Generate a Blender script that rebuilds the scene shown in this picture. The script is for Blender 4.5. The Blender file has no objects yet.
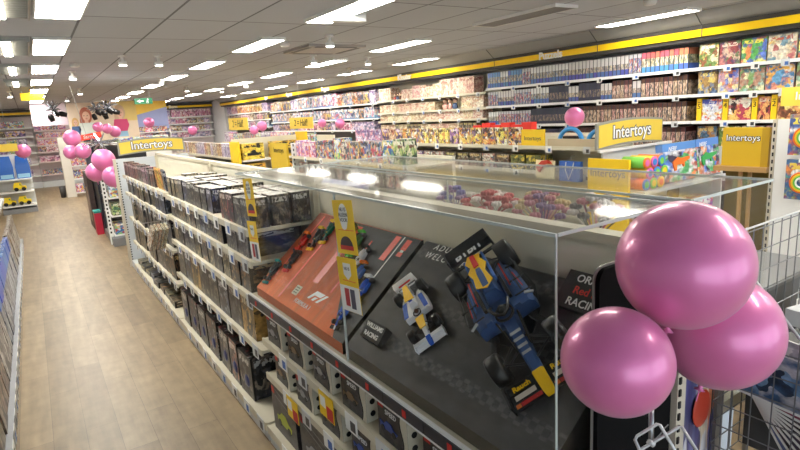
import bpy, math, random
from mathutils import Vector, Matrix
R = random.Random(11)
SC = bpy.context.scene
COL = SC.collection
PI = math.pi

# ------------------------------------------------------------------ camera
F = 546.475
YAW, PIT, ROL = 0.579925420, 0.205402196, -0.0608668303
CAM = Vector((0, 0, 2.0))
_cy, _sy, _cp, _sp = math.cos(YAW), math.sin(YAW), math.cos(PIT), math.sin(PIT)
_fw = Vector((_sy*_cp, _cy*_cp, -_sp)); _r = Vector((_cy, -_sy, 0)); _u = _r.cross(_fw)
_c, _s = math.cos(ROL), math.sin(ROL)
_r2 = _c*_r + _s*_u; _u2 = -_s*_r + _c*_u
cd = bpy.data.cameras.new('camera'); cam = bpy.data.objects.new('camera', cd); COL.objects.link(cam)
cd.sensor_width = 36; cd.lens = 36*F/800; cd.clip_start = 0.05; cd.clip_end = 100
M = Matrix((_r2, _u2, -_fw)).transposed().to_4x4(); M.translation = CAM
cam.matrix_world = M
SC.camera = cam

def at(x, y, ax, val):
    """the point of the photograph's line of sight (x, y) on the plane axis = val"""
    d = (x-400)/F*_r2 - (y-225)/F*_u2 + _fw
    t = (val-CAM[ax])/d[ax]
    return CAM + t*d

# ------------------------------------------------------------------ materials
def lin(c):
    return tuple(((v/12.92) if v <= 0.04045 else ((v+0.055)/1.055)**2.4) for v in c)
def srgb(r, g, b): return lin((r/255, g/255, b/255))

MATS = {}
def mat(name, c, rough=0.5, metal=0.0, coat=0.0, emit=0.0, spec=0.5, bump=0):
    if name in MATS: return MATS[name]
    m = bpy.data.materials.new(name); m.use_nodes = True
    nt = m.node_tree; b = nt.nodes['Principled BSDF']
    rgb = srgb(*c)
    b.inputs['Roughness'].default_value = rough; b.inputs['Metallic'].default_value = metal
    b.inputs['Coat Weight'].default_value = coat; b.inputs['Specular IOR Level'].default_value = spec
    # a faint procedural mottling so that no surface is perfectly flat
    tc = nt.nodes.new('ShaderNodeTexCoord'); nz = nt.nodes.new('ShaderNodeTexNoise')
    nz.inputs['Scale'].default_value = 7; nz.inputs['Detail'].default_value = 3
    mx = nt.nodes.new('ShaderNodeMix'); mx.data_type = 'RGBA'
    mx.inputs[6].default_value = tuple(v*0.93 for v in rgb)+(1,); mx.inputs[7].default_value = tuple(min(1, v*1.05) for v in rgb)+(1,)
    nt.links.new(tc.outputs['Object'], nz.inputs['Vector']); nt.links.new(nz.outputs['Fac'], mx.inputs[0])
    nt.links.new(mx.outputs[2], b.inputs['Base Color'])
    if emit:
        b.inputs['Emission Color'].default_value = rgb+(1,); b.inputs['Emission Strength'].default_value = emit
    MATS[name] = m
    return m

def N(nt, t, **kw):
    n = nt.nodes.new(t)
    for k, v in kw.items(): setattr(n, k, v)
    return n
def math_(nt, op, a, b=None):
    n = N(nt, 'ShaderNodeMath', operation=op)
    for i, v in enumerate((a, b)):
        if v is None: continue
        if isinstance(v, (int, float)): n.inputs[i].default_value = v
        else: nt.links.new(v, n.inputs[i])
    return n.outputs[0]
def mixc(nt, f, a, b):
    n = N(nt, 'ShaderNodeMix', data_type='RGBA')
    for i, v in ((0, f), (6, a), (7, b)):
        if isinstance(v, (int, float)): n.inputs[i].default_value = v
        elif isinstance(v, tuple): n.inputs[i].default_value = v+(1,)
        else: nt.links.new(v, n.inputs[i])
    return n.outputs[2]

def art(name, base, cols, scale=4.0, title=None, foot=None, top=None, cover=0.5, rough=0.35, edge=None, tv=0.76, th=0.16, fh=0.3, toph=0.3):
    """printed packaging: blotchy picture, a title band of letter-like marks, optional foot and head bands"""
    if name in MATS: return MATS[name]
    m = bpy.data.materials.new(name); m.use_nodes = True; nt = m.node_tree; b = nt.nodes['Principled BSDF']
    b.inputs['Roughness'].default_value = rough
    L = nt.links.new
    tc = N(nt, 'ShaderNodeTexCoord'); oi = N(nt, 'ShaderNodeObjectInfo')
    sep = N(nt, 'ShaderNodeSeparateXYZ'); L(tc.outputs['UV'], sep.inputs[0])
    u, v = sep.outputs[0], sep.outputs[1]
    off = N(nt, 'ShaderNodeCombineXYZ')
    L(math_(nt, 'MULTIPLY', oi.outputs['Random'], 71.0), off.inputs[0]); L(math_(nt, 'MULTIPLY', oi.outputs['Random'], 33.0), off.inputs[1])
    add = N(nt, 'ShaderNodeVectorMath', operation='ADD'); L(tc.outputs['UV'], add.inputs[0]); L(off.outputs[0], add.inputs[1])
    p = add.outputs[0]
    dz = N(nt, 'ShaderNodeTexNoise'); dz.inputs['Scale'].default_value = scale*2; dz.inputs['Detail'].default_value = 2; L(p, dz.inputs['Vector'])
    d2 = N(nt, 'ShaderNodeVectorMath', operation='SCALE'); d2.inputs['Scale'].default_value = 0.9/scale; L(dz.outputs['Color'], d2.inputs[0])
    o2 = N(nt, 'ShaderNodeVectorMath', operation='ADD'); L(p, o2.inputs[0]); L(d2.outputs[0], o2.inputs[1])
    vo = N(nt, 'ShaderNodeTexVoronoi'); vo.inputs['Scale'].default_value = scale*1.7; L(o2.outputs[0], vo.inputs['Vector'])
    s2 = N(nt, 'ShaderNodeSeparateColor'); L(vo.outputs['Color'], s2.inputs[0])
    rp = N(nt, 'ShaderNodeValToRGB'); rp.color_ramp.interpolation = 'CONSTANT'
    n = len(cols)
    while len(rp.color_ramp.elements) < n: rp.color_ramp.elements.new(0.5)
    for i, c in enumerate(cols):
        rp.color_ramp.elements[i].position = i/n; rp.color_ramp.elements[i].color = srgb(*c)+(1,)
    L(s2.outputs[0], rp.inputs[0])
    nz = N(nt, 'ShaderNodeTexNoise'); nz.inputs['Scale'].default_value = scale*1.7; nz.inputs['Detail'].default_value = 4; L(p, nz.inputs['Vector'])
    mr = N(nt, 'ShaderNodeMapRange'); mr.inputs[1].default_value = 0.50-0.25*cover; mr.inputs[2].default_value = 0.66-0.25*cover; L(nz.outputs['Fac'], mr.inputs[0])
    c1 = mixc(nt, mr.outputs[0], srgb(*base), rp.outputs[0])
    nz2 = N(nt, 'ShaderNodeTexNoise'); nz2.inputs['Scale'].default_value = scale*4; nz2.inputs['Detail'].default_value = 3; L(p, nz2.inputs['Vector'])
    mr2 = N(nt, 'ShaderNodeMapRange'); mr2.inputs[1].default_value = 0.3; mr2.inputs[2].default_value = 0.7; mr2.inputs[3].default_value = 0.6; mr2.inputs[4].default_value = 1.35; L(nz2.outputs['Fac'], mr2.inputs[0])
    vm = N(nt, 'ShaderNodeVectorMath', operation='SCALE'); L(c1, vm.inputs[0]); L(mr2.outputs[0], vm.inputs['Scale'])
    c = vm.outputs[0]
    if foot: c = mixc(nt, math_(nt, 'LESS_THAN', v, fh), c, srgb(*foot))
    if top: c = mixc(nt, math_(nt, 'GREATER_THAN', v, 1-toph), c, srgb(*top))
    if title:
        nz3 = N(nt, 'ShaderNodeTexNoise'); nz3.inputs['Scale'].default_value = 9; nz3.inputs['Detail'].default_value = 1; L(p, nz3.inputs['Vector'])
        k = math_(nt, 'GREATER_THAN', nz3.outputs['Fac'], 0.47)
        for e in (math_(nt, 'GREATER_THAN', v, tv), math_(nt, 'LESS_THAN', v, tv+th), math_(nt, 'GREATER_THAN', u, 0.1), math_(nt, 'LESS_THAN', u, 0.85)):
            k = math_(nt, 'MULTIPLY', k, e)
        c = mixc(nt, k, c, srgb(*title))
    if edge:  # dark borders paint the shaded gaps between boxes onto their faces
        k = math_(nt, 'LESS_THAN', math_(nt, 'ABSOLUTE', math_(nt, 'SUBTRACT', u, 0.5)), 0.44)
        c = mixc(nt, k, srgb(*edge), c)
    hs = N(nt, 'ShaderNodeHueSaturation'); hs.inputs['Saturation'].default_value = 0.92; hs.inputs['Value'].default_value = 0.86; L(c, hs.inputs['Color'])
    L(math_(nt, 'ADD', math_(nt, 'MULTIPLY', oi.outputs['Random'], 0.06), 0.47), hs.inputs['Hue'])
    L(hs.outputs[0], b.inputs['Base Color'])
    MATS[name] = m
    return m

def clear_mat(name, tint, refl=1.0, rough=0.02, opaq=0.0):
    if name in MATS: return MATS[name]
    m = bpy.data.materials.new(name); m.use_nodes = True; nt = m.node_tree
    for n in list(nt.nodes):
        if n.type != 'OUTPUT_MATERIAL': nt.nodes.remove(n)
    out = nt.nodes['Material Output']; L = nt.links.new
    tr = N(nt, 'ShaderNodeBsdfTransparent'); tr.inputs[0].default_value = tint+(1,)
    gl = N(nt, 'ShaderNodeBsdfGlossy'); gl.inputs['Roughness'].default_value = rough
    df = N(nt, 'ShaderNodeBsdfDiffuse'); df.inputs[0].default_value = (0.8, 0.82, 0.8, 1)
    fr = N(nt, 'ShaderNodeFresnel'); 
    ge = N(nt, 'ShaderNodeNewGeometry'); L(math_(nt, 'ADD', math_(nt, 'MULTIPLY', ge.outputs['Backfacing'], 1/1.46-1.46), 1.46), fr.inputs['IOR'])
    tc = N(nt, 'ShaderNodeTexCoord'); nz = N(nt, 'ShaderNodeTexNoise'); nz.inputs['Scale'].default_value = 5
    L(tc.outputs['Object'], nz.inputs['Vector'])
    dust = math_(nt, 'MULTIPLY', nz.outputs['Fac'], 2*opaq)
    m1 = N(nt, 'ShaderNodeMixShader'); L(dust, m1.inputs[0]); L(tr.outputs[0], m1.inputs[1]); L(df.outputs[0], m1.inputs[2])
    m2 = N(nt, 'ShaderNodeMixShader'); L(math_(nt, 'MULTIPLY', fr.outputs[0], refl), m2.inputs[0]); L(m1.outputs[0], m2.inputs[1]); L(gl.outputs[0], m2.inputs[2])
    L(m2.outputs[0], out.inputs[0])
    MATS[name] = m
    return m

# ------------------------------------------------------------------ mesh building
class MB:
    def __init__(s): s.v = []; s.f = []; s.mi = []; s.uv = []; s.sm = []
    def face(s, idx, m=0, uv=None, smooth=False):
        s.f.append(tuple(idx)); s.mi.append(m); s.sm.append(smooth)
        s.uv.append(uv or [(0.3+0.1*k, 0.4) for k in range(len(idx))])
    def quad(s, p, m=0, uv=((0, 0), (1, 0), (1, 1), (0, 1))):
        i = len(s.v); s.v += [tuple(q) for q in p]; s.face(range(i, i+len(p)), m, list(uv) if len(p) == 4 else None)
    def box(s, x0, y0, z0, x1, y1, z1, m=0, fm=None):
        """fm: material slots for (front -y, back +y, left -x, right +x, bottom, top)"""
        fm = fm or (m,)*6
        i = len(s.v)
        s.v += [(x0, y0, z0), (x1, y0, z0), (x1, y1, z0), (x0, y1, z0), (x0, y0, z1), (x1, y0, z1), (x1, y1, z1), (x0, y1, z1)]
        U = [(0, 0), (1, 0), (1, 1), (0, 1)]
        for k, q in enumerate(((0, 1, 5, 4), (2, 3, 7, 6), (3, 0, 4, 7), (1, 2, 6, 5), (3, 2, 1, 0), (4, 5, 6, 7))):
            s.face([i+j for j in q], fm[k], list(U))
        return s
    def obox(s, c, ax, ay, az, m=0):
        """oriented box: centre c and half axes"""
        c = Vector(c); ax = Vector(ax); ay = Vector(ay); az = Vector(az)
        i = len(s.v)
        for sz in (-1, 1):
            for sx, sy in ((-1, -1), (1, -1), (1, 1), (-1, 1)):
                s.v.append(tuple(c+sx*ax+sy*ay+sz*az))
        U = [(0, 0), (1, 0), (1, 1), (0, 1)]
        for q in ((0, 1, 5, 4), (2, 3, 7, 6), (3, 0, 4, 7), (1, 2, 6, 5), (3, 2, 1, 0), (4, 5, 6, 7)): s.face([i+j for j in q], m, list(U))
        return s
    def tube(s, pts, r, m=0, n=8, closed=False, cap=True):
        pts = [Vector(p) for p in pts]; rr = r if isinstance(r, (list, tuple)) else [r]*len(pts)
        i = len(s.v); K = len(pts); up = None
        for k, p in enumerate(pts):
            a = pts[k-1] if (k or closed) else p; b = pts[(k+1) % K] if (k < K-1 or closed) else p
            t = (b-a)
            if t.length < 1e-9: t = Vector((0, 0, 1))
            t.normalize()
            if up is None: up = Vector((0, 0, 1)) if abs(t.z) < 0.9 else Vector((1, 0, 0))
            e1 = up - up.dot(t)*t
            if e1.length < 1e-6: e1 = t.orthogonal()
            e1.normalize(); up = e1; e2 = t.cross(e1)
            for j in range(n):
                a_ = 2*PI*j/n; s.v.append(tuple(p+rr[k]*(math.cos(a_)*e1+math.sin(a_)*e2)))
        for k in range(K if closed else K-1):
            k2 = (k+1) % K
            for j in range(n):
                j2 = (j+1) % n; s.face((i+k*n+j, i+k*n+j2, i+k2*n+j2, i+k2*n+j), m, None, n > 5)
        if cap and not closed:
            s.face([i+j for j in range(n)][::-1], m); s.face([i+(K-1)*n+j for j in range(n)], m)
        return s
    def lathe(s, prof, c=(0, 0, 0), axis=(0, 0, 1), n=20, m=0, smooth=True):
        c = Vector(c); az = Vector(axis).normalized(); ax = az.orthogonal().normalized(); ay = az.cross(ax)
        i = len(s.v)
        for r, z in prof:
            for j in range(n):
                a = 2*PI*j/n; s.v.append(tuple(c+az*z+max(r, 1e-5)*(math.cos(a)*ax+math.sin(a)*ay)))
        for k in range(len(prof)-1):
            for j in range(n):
                j2 = (j+1) % n; s.face((i+k*n+j, i+k*n+j2, i+(k+1)*n+j2, i+(k+1)*n+j), m, None, smooth)
        s.face([i+j for j in range(n)][::-1], m); s.face([i+(len(prof)-1)*n+j for j in range(n)], m)
        return s
    def ball(s, c, r, m=0, n=12, sc=(1, 1, 1)):
        i0 = len(s.v); K = max(4, n//2)
        s.lathe([(r*math.sin(PI*k/K), -r*math.cos(PI*k/K)) for k in range(K+1)], (0, 0, 0), n=n, m=m)
        for q in range(i0, len(s.v)):
            p = s.v[q]; s.v[q] = (p[0]*sc[0]+c[0], p[1]*sc[1]+c[1], p[2]*sc[2]+c[2])
        return s
    def prism(s, poly, d0, d1, fr=None, m=0, ms=None):
        """extrude a 2D polygon; fr = (origin, e1, e2, e3)"""
        o, e1, e2, e3 = [Vector(q) for q in (fr or ((0, 0, 0), (1, 0, 0), (0, 1, 0), (0, 0, 1)))]
        i = len(s.v); n = len(poly)
        xs = [p[0] for p in poly]; ys = [p[1] for p in poly]
        w = max(xs)-min(xs) or 1; h = max(ys)-min(ys) or 1
        for d in (d0, d1):
            for p in poly: s.v.append(tuple(o+p[0]*e1+p[1]*e2+d*e3))
        uv = [((p[0]-min(xs))/w, (p[1]-min(ys))/h) for p in poly]
        s.face([i+k for k in range(n)][::-1], m, uv[::-1]); s.face([i+n+k for k in range(n)], m, uv)
        for k in range(n):
            k2 = (k+1) % n; s.face((i+k, i+k2, i+n+k2, i+n+k), m if ms is None else ms)
        return s
    def loft(s, secs, m=0, smooth=True):
        """secs: lists of equally many points"""
        i = len(s.v); n = len(secs[0])
        for q in secs: s.v += [tuple(p) for p in q]
        for k in range(len(secs)-1):
            for j in range(n):
                j2 = (j+1) % n; s.face((i+k*n+j, i+k*n+j2, i+(k+1)*n+j2, i+(k+1)*n+j), m, None, smooth)
        s.face([i+j for j in range(n)][::-1], m); s.face([i+(len(secs)-1)*n+j for j in range(n)], m)
        return s
    def shift(s, o):
        o = Vector(o); s.v = [tuple(Vector(p)-o) for p in s.v]; return s
    def mesh(s, name, mats):
        me = bpy.data.meshes.new(name); me.from_pydata(s.v, [], s.f)
        for m in (mats if isinstance(mats, (list, tuple)) else [mats]): me.materials.append(m)
        ul = me.uv_layers.new(name='uv')
        flat = [c for fc in s.uv for p in fc for c in p]
        ul.data.foreach_set('uv', flat)
        me.polygons.foreach_set('material_index', s.mi); me.polygons.foreach_set('use_smooth', s.sm)
        me.update()
        return me
    def build(s, name, mats, parent=None):
        o = bpy.data.objects.new(name, s.mesh(name, mats)); COL.objects.link(o)
        if parent is not None: o.parent = parent
        return o
    def part(s, name, mats, root):
        """verts in world coordinates, root unrotated"""
        w = Vector(root.location); p = root.parent
        while p is not None: w = w + Vector(p.location); p = p.parent
        return s.shift(w).build(name, mats, root)

USED = {}
def tag(o, label, cat, group=None, kind=None):
    o['label'] = label; o['category'] = cat
    if group: o['group'] = group
    if kind: o['kind'] = kind
    n = len(label.split())
    if n > 16 or n < 4: print('LABEL LENGTH', n, label)
    if label in USED: print('DUP LABEL', label)
    USED[label] = 1
    return o
def thing(name, label, cat, loc=(0, 0, 0), rz=0, group=None):
    o = bpy.data.objects.new(name, None); COL.objects.link(o); o.empty_display_size = 0.05
    o.location = loc; o.rotation_euler = (0, 0, rz)
    return tag(o, label, cat, group)
def struct(name, mb, mats):
    o = mb.build(name, mats); o['kind'] = 'structure'; return o
def dup(root, loc=None, rz=None, label=None, cat=None, group=None):
    r = root.copy(); COL.objects.link(r)
    if loc is not None: r.location = loc
    if rz is not None: r.rotation_euler = (0, 0, rz)
    if label: tag(r, label, cat or root['category'], group)
    for ch in list(root.children):
        c = ch.copy(); COL.objects.link(c); c.parent = r
        for g in list(ch.children):
            d = g.copy(); COL.objects.link(d); d.parent = c
    return r
def text(name, s, size, m, parent, M4, ext=0.001, offset=0.0, shear=0.0, spacing=1.0, ax='CENTER', sx=1.0):
    cu = bpy.data.curves.new(name, 'FONT'); cu.body = s; cu.size = size; cu.extrude = ext; cu.offset = offset
    cu.shear = shear; cu.space_character = spacing; cu.align_x = ax; cu.align_y = 'CENTER'; cu.resolution_u = 3
    t = bpy.data.objects.new(name, cu); COL.objects.link(t)
    me = bpy.data.meshes.new_from_object(t)
    bpy.data.objects.remove(t); bpy.data.curves.remove(cu)
    me.name = name; me.materials.clear(); me.materials.append(m)
    o = bpy.data.objects.new(name, me); COL.objects.link(o); o.parent = parent
    o.matrix_local = M4 @ Matrix.Diagonal((sx, 1, 1, 1))
    return o
def face_y(p): return Matrix.Translation(p) @ Matrix.Rotation(PI/2, 4, 'X')                       # readable from -Y
def face_x(p): return Matrix.Translation(p) @ Matrix.Rotation(-PI/2, 4, 'Z') @ Matrix.Rotation(PI/2, 4, 'X')   # readable from -X
ONES = 'zeroth first second third fourth fifth sixth seventh eighth ninth tenth eleventh twelfth thirteenth fourteenth fifteenth sixteenth seventeenth eighteenth nineteenth'.split()
TENS = {2: 'twent', 3: 'thirt', 4: 'fort', 5: 'fift', 6: 'sixt', 7: 'sevent'}
def nth(n):
    if n < 20: return ONES[n]
    t, u = divmod(n, 10)
    return TENS[t]+('ieth' if u == 0 else 'y-'+ONES[u])
# ------------------------------------------------------------------ common materials
cream = mat('cream_enamel', (210, 203, 182), 0.4)
white = mat('white_enamel', (236, 236, 234), 0.4)
greyw = mat('pale_grey_enamel', (205, 208, 210), 0.45)
grey = mat('grey_metal', (140, 142, 145), 0.4, 0.5)
dgrey = mat('dark_grey_enamel', (66, 66, 68), 0.45)
black = mat('black_plastic', (16, 16, 18), 0.4)
matblack = mat('matt_black', (9, 9, 11), 0.7)
yellow = mat('shop_yellow', (247, 205, 28), 0.45)
ysign = mat('sign_yellow', (236, 204, 76), 0.5)
paper = mat('white_paper', (240, 240, 236), 0.6)
lblue = mat('label_blue', (70, 110, 180), 0.5)
red = mat('print_red', (206, 40, 36), 0.5)
orange = mat('print_orange', (238, 120, 40), 0.5)
inkw = mat('white_ink', (244, 244, 242), 0.5)
inkk = mat('black_ink', (20, 20, 22), 0.5)
wood = mat('pale_wood', (178, 140, 88), 0.5)
chrome = mat('chrome_wire', (170, 172, 176), 0.3, 0.85)
lwire = mat('light_wire', (205, 205, 205), 0.35, 0.3)
backp = mat('off_white_panel', (222, 218, 200), 0.5)
dark_lbl = mat('dark_label', (38, 42, 54), 0.35)

# ------------------------------------------------------------------ the setting
X0, X1, Y0, Y1, ZC = -3.6, 7.1, -4.0, 24.6, 2.9
def floor_mat():
    m = bpy.data.materials.new('vinyl_planks'); m.use_nodes = True; nt = m.node_tree; b = nt.nodes['Principled BSDF']; L = nt.links.new
    tc = N(nt, 'ShaderNodeTexCoord'); mp = N(nt, 'ShaderNodeMapping'); mp.inputs['Rotation'].default_value = (0, 0, PI/2); L(tc.outputs['Object'], mp.inputs[0])
    br = N(nt, 'ShaderNodeTexBrick'); L(mp.outputs[0], br.inputs[0])
    br.inputs['Scale'].default_value = 1; br.inputs['Brick Width'].default_value = 1.2; br.inputs['Row Height'].default_value = 0.19
    br.inputs['Mortar Size'].default_value = 0.0012; br.offset = 0.37
    br.inputs['Color1'].default_value = srgb(146, 126, 96)+(1,); br.inputs['Color2'].default_value = srgb(126, 108, 82)+(1,); br.inputs['Mortar'].default_value = srgb(100, 84, 64)+(1,)
    nz = N(nt, 'ShaderNodeTexNoise'); nz.inputs['Scale'].default_value = 3; nz.inputs['Detail'].default_value = 6
    mp2 = N(nt, 'ShaderNodeMapping'); mp2.inputs['Scale'].default_value = (5, 0.7, 1); L(tc.outputs['Object'], mp2.inputs[0]); L(mp2.outputs[0], nz.inputs['Vector'])
    mr = N(nt, 'ShaderNodeMapRange'); mr.inputs[1].default_value = 0.3; mr.inputs[2].default_value = 0.7; mr.inputs[3].default_value = 0.8; mr.inputs[4].default_value = 1.15; L(nz.outputs['Fac'], mr.inputs[0])
    nz2 = N(nt, 'ShaderNodeTexNoise'); nz2.inputs['Scale'].default_value = 9; nz2.inputs['Detail'].default_value = 4; L(tc.outputs['Object'], nz2.inputs['Vector'])
    mr2 = N(nt, 'ShaderNodeMapRange'); mr2.inputs[1].default_value = 0.35; mr2.inputs[2].default_value = 0.65; mr2.inputs[3].default_value = 0.9; mr2.inputs[4].default_value = 1.08; L(nz2.outputs['Fac'], mr2.inputs[0])
    vm = N(nt, 'ShaderNodeVectorMath', operation='SCALE'); L(br.outputs['Color'], vm.inputs[0]); L(math_(nt, 'MULTIPLY', mr.outputs[0], mr2.outputs[0]), vm.inputs['Scale'])
    L(vm.outputs[0], b.inputs['Base Color']); b.inputs['Roughness'].default_value = 0.42
    return m
def ceil_mat():
    m = bpy.data.materials.new('ceiling_tiles'); m.use_nodes = True; nt = m.node_tree; b = nt.nodes['Principled BSDF']; L = nt.links.new
    tc = N(nt, 'ShaderNodeTexCoord'); mp = N(nt, 'ShaderNodeMapping'); L(tc.outputs['Object'], mp.inputs[0]); mp.inputs['Location'].default_value = (-0.505, -0.50, 0)
    br = N(nt, 'ShaderNodeTexBrick'); L(mp.outputs[0], br.inputs[0]); br.offset = 0
    br.inputs['Scale'].default_value = 1; br.inputs['Brick Width'].default_value = 0.65; br.inputs['Row Height'].default_value = 1.19; br.inputs['Mortar Size'].default_value = 0.011
    br.inputs['Color1'].default_value = srgb(186, 188, 194)+(1,); br.inputs['Color2'].default_value = srgb(180, 182, 188)+(1,); br.inputs['Mortar'].default_value = srgb(112, 112, 116)+(1,)
    nz = N(nt, 'ShaderNodeTexNoise'); nz.inputs['Scale'].default_value = 60; L(tc.outputs['Object'], nz.inputs['Vector'])
    mr = N(nt, 'ShaderNodeMapRange'); mr.inputs[3].default_value = 0.93; mr.inputs[4].default_value = 1.05; L(nz.outputs['Fac'], mr.inputs[0])
    vm = N(nt, 'ShaderNodeVectorMath', operation='SCALE'); L(br.outputs['Color'], vm.inputs[0]); L(mr.outputs[0], vm.inputs['Scale'])
    L(vm.outputs[0], b.inputs['Base Color']); b.inputs['Roughness'].default_value = 0.8
    return m
struct('floor', MB().box(X0, Y0, -0.1, X1, Y1, 0), floor_mat())
struct('ceiling', MB().box(X0, Y0, ZC, X1, Y1, ZC+0.1), ceil_mat())
wallm = mat('wall_paint', (205, 203, 200), 0.7)
b = MB()
for x0, z0, x1, z1 in ((X0, 0, X0+0.3, ZC), (X0+0.3, 0, X1, 0.12), (X0+0.3, 2.6, X1, ZC), (1.6, 0.12, 1.8, 2.6), (4.2, 0.12, 4.4, 2.6), (6.9, 0.12, X1, 2.6)): b.box(x0, Y0-0.1, z0, x1, Y0, z1)
struct('wall_front', b, wallm)
for i, (x0, x1) in enumerate(((X0+0.3, 1.6), (1.8, 4.2), (4.4, 6.9))):
    b = MB()
    for q in ((x0, 0.12, x0+0.05, 2.6), (x1-0.05, 0.12, x1, 2.6), (x0+0.05, 0.12, x1-0.05, 0.17), (x0+0.05, 2.55, x1-0.05, 2.6)): b.box(q[0], Y0-0.08, q[1], q[2], Y0-0.02, q[3])
    o = struct('window_%d' % (i+1), b, dgrey); MB().box(x0+0.05, Y0-0.053, 0.17, x1-0.05, Y0-0.047, 2.55).build('window_pane', clear_mat('window_glass', (0.97, 0.98, 0.98), 0.6), o)
struct('wall_right', MB().box(X1, Y0, 0, X1+0.1, Y1, ZC), wallm)
struct('wall_back', MB().box(X0, Y1, 0, X1, Y1+0.1, ZC), wallm)
struct('wall_left', MB().box(X0-0.1, Y0, 0, X0, Y1, ZC), wallm)
# boxed-out corner between the back wall and the right wall
struct('wall_corner', MB().box(6.70, 22.6, 0, X1-0.02, Y1-0.02, ZC-0.002), mat('white_column', (225, 226, 228), 0.6))
# fascia along the right wall: sloped grey cove, dark board, yellow stripe
fr = ((0, 0.6, 0), (1, 0, 0), (0, 0, 1), (0, 1, 0))
struct('trim_1', MB().prism([(6.42, ZC-0.004), (6.60, 2.765), (6.70, 2.765), (6.70, ZC-0.004)], 0, 22.2, fr), mat('grey_cove', (150, 150, 148), 0.35, 0.2))
struct('trim_2', MB().prism([(6.60, 2.762), (6.64, 2.585), (6.72, 2.585), (6.72, 2.762)], 0, 22.2, fr), mat('fascia_grey', (62, 60, 58), 0.45))
struct('trim_3', MB().prism([(6.588, 2.712), (6.606, 2.632), (6.618, 2.632), (6.60, 2.712)], 0, 22.2, fr), mat('stripe_yellow', (255, 208, 10), 0.4))
def fascia_back(n, x0, x1):
    struct('trim_%d' % n, MB().box(x0, 24.18, 2.62, x1, 24.3, 2.84), mat('fascia_grey', (0, 0, 0)))
    struct('trim_%d' % (n+1), MB().box(x0, 24.16, 2.675, x1, 24.178, 2.755), MATS['stripe_yellow'])
fascia_back(4, -3.4, 0.2); fascia_back(6, 3.95, 6.66)

# ------------------------------------------------------------------ ceiling lights
tube_m = mat('lit_diffuser', (255, 251, 240), 0.5, emit=24.0)
spot_m = mat('lit_spot', (255, 252, 246), 0.5, emit=14.0)
frame_m = mat('fixture_white', (226, 224, 220), 0.5)
def strip(name, w, l, lit=True):
    t = bpy.data.objects.new(name, None); COL.objects.link(t)
    b = MB(); h = 0.03; e = 0.014
    b.box(-w/2-e, -l/2-e, -h, -w/2, l/2+e, 0); b.box(w/2, -l/2-e, -h, w/2+e, l/2+e, 0)
    b.box(-w/2, -l/2-e, -h, w/2, -l/2, 0); b.box(-w/2, l/2, -h, w/2, l/2+e, 0)
    b.build('frame', frame_m, t)
    MB().box(-w/2, -l/2, -h+0.004, w/2, l/2, -0.003).build('diffuser', tube_m if lit else mat('unlit_diffuser', (120, 116, 112), 0.4), t)
    return t
proto = strip('ceiling_light', 0.26, 1.15); first = True
cols = (('strips over the first aisle', 'middle', 2.48, 4.43, range(-2, 9)), ('strips over the middle gondolas', 'right-hand', 4.45, 4.25, range(-2, 9)), ('strips along the right wall', 'wall-side', 6.15, 3.95, range(-2, 8)))  # strips overhead and behind the camera are unseen, added for light
for g, wd, x, yb, ks in cols:
    n = 0
    for k in ks:
        if x == 4.45 and k == 0: continue
        if x == 6.15 and k == 1: continue
        n += 1
        o = proto if first else dup(proto); first = False
        o.location = (x, yb+2.3*k, ZC)
        tag(o, 'lit white strip light, %s from the camera in the %s ceiling row' % (nth(n), wd), 'ceiling light', g)
o = strip('ceiling_light', 0.3, 1.15, False); o.location = (4.45, 4.25, ZC)
tag(o, 'unlit dark grey strip panel in the ceiling, between two lit strips', 'ceiling light')
# wide panels and louvred fittings over the left aisle
tube_keep = tube_m; tube_m = mat('lit_panel', (255, 251, 240), 0.5, emit=34.0)
proto = strip('ceiling_light', 0.30, 1.19); tube_m = tube_keep; p2 = bpy.data.objects.new('louvre_light', None); COL.objects.link(p2)
b = MB(); b.box(-0.16, -0.59, -0.012, 0.16, 0.59, 0)
for i in range(14): b.box(-0.16, -0.58+i*0.085, -0.045, 0.16, -0.572+i*0.085, -0.012)
b.box(-0.175, -0.6, -0.05, -0.16, 0.6, 0); b.box(0.16, -0.6, -0.05, 0.175, 0.6, 0)
b.build('louvre', mat('louvre_grey', (150, 148, 140), 0.35, 0.5), p2)
MB().box(-0.055, -0.57, -0.052, 0.02, 0.57, -0.046).build('lamp_tube', tube_m, p2)
for k in range(8):
    y = 4.66+2.41*k
    o = proto if k == 0 else dup(proto); o.location = (0.34, y, ZC)
    tag(o, 'broad lit white panel, %s from the camera above the left aisle' % nth(k+1), 'ceiling light', 'panels above the left aisle')
    if k < 4:
        o = p2 if k == 0 else dup(p2); o.location = (-0.02, y, ZC)
        tag(o, 'grey louvred ceiling fitting with a bright tube, left of %s white aisle panel' % nth(k+1), 'ceiling light', 'louvred fittings above the left aisle')
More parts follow.
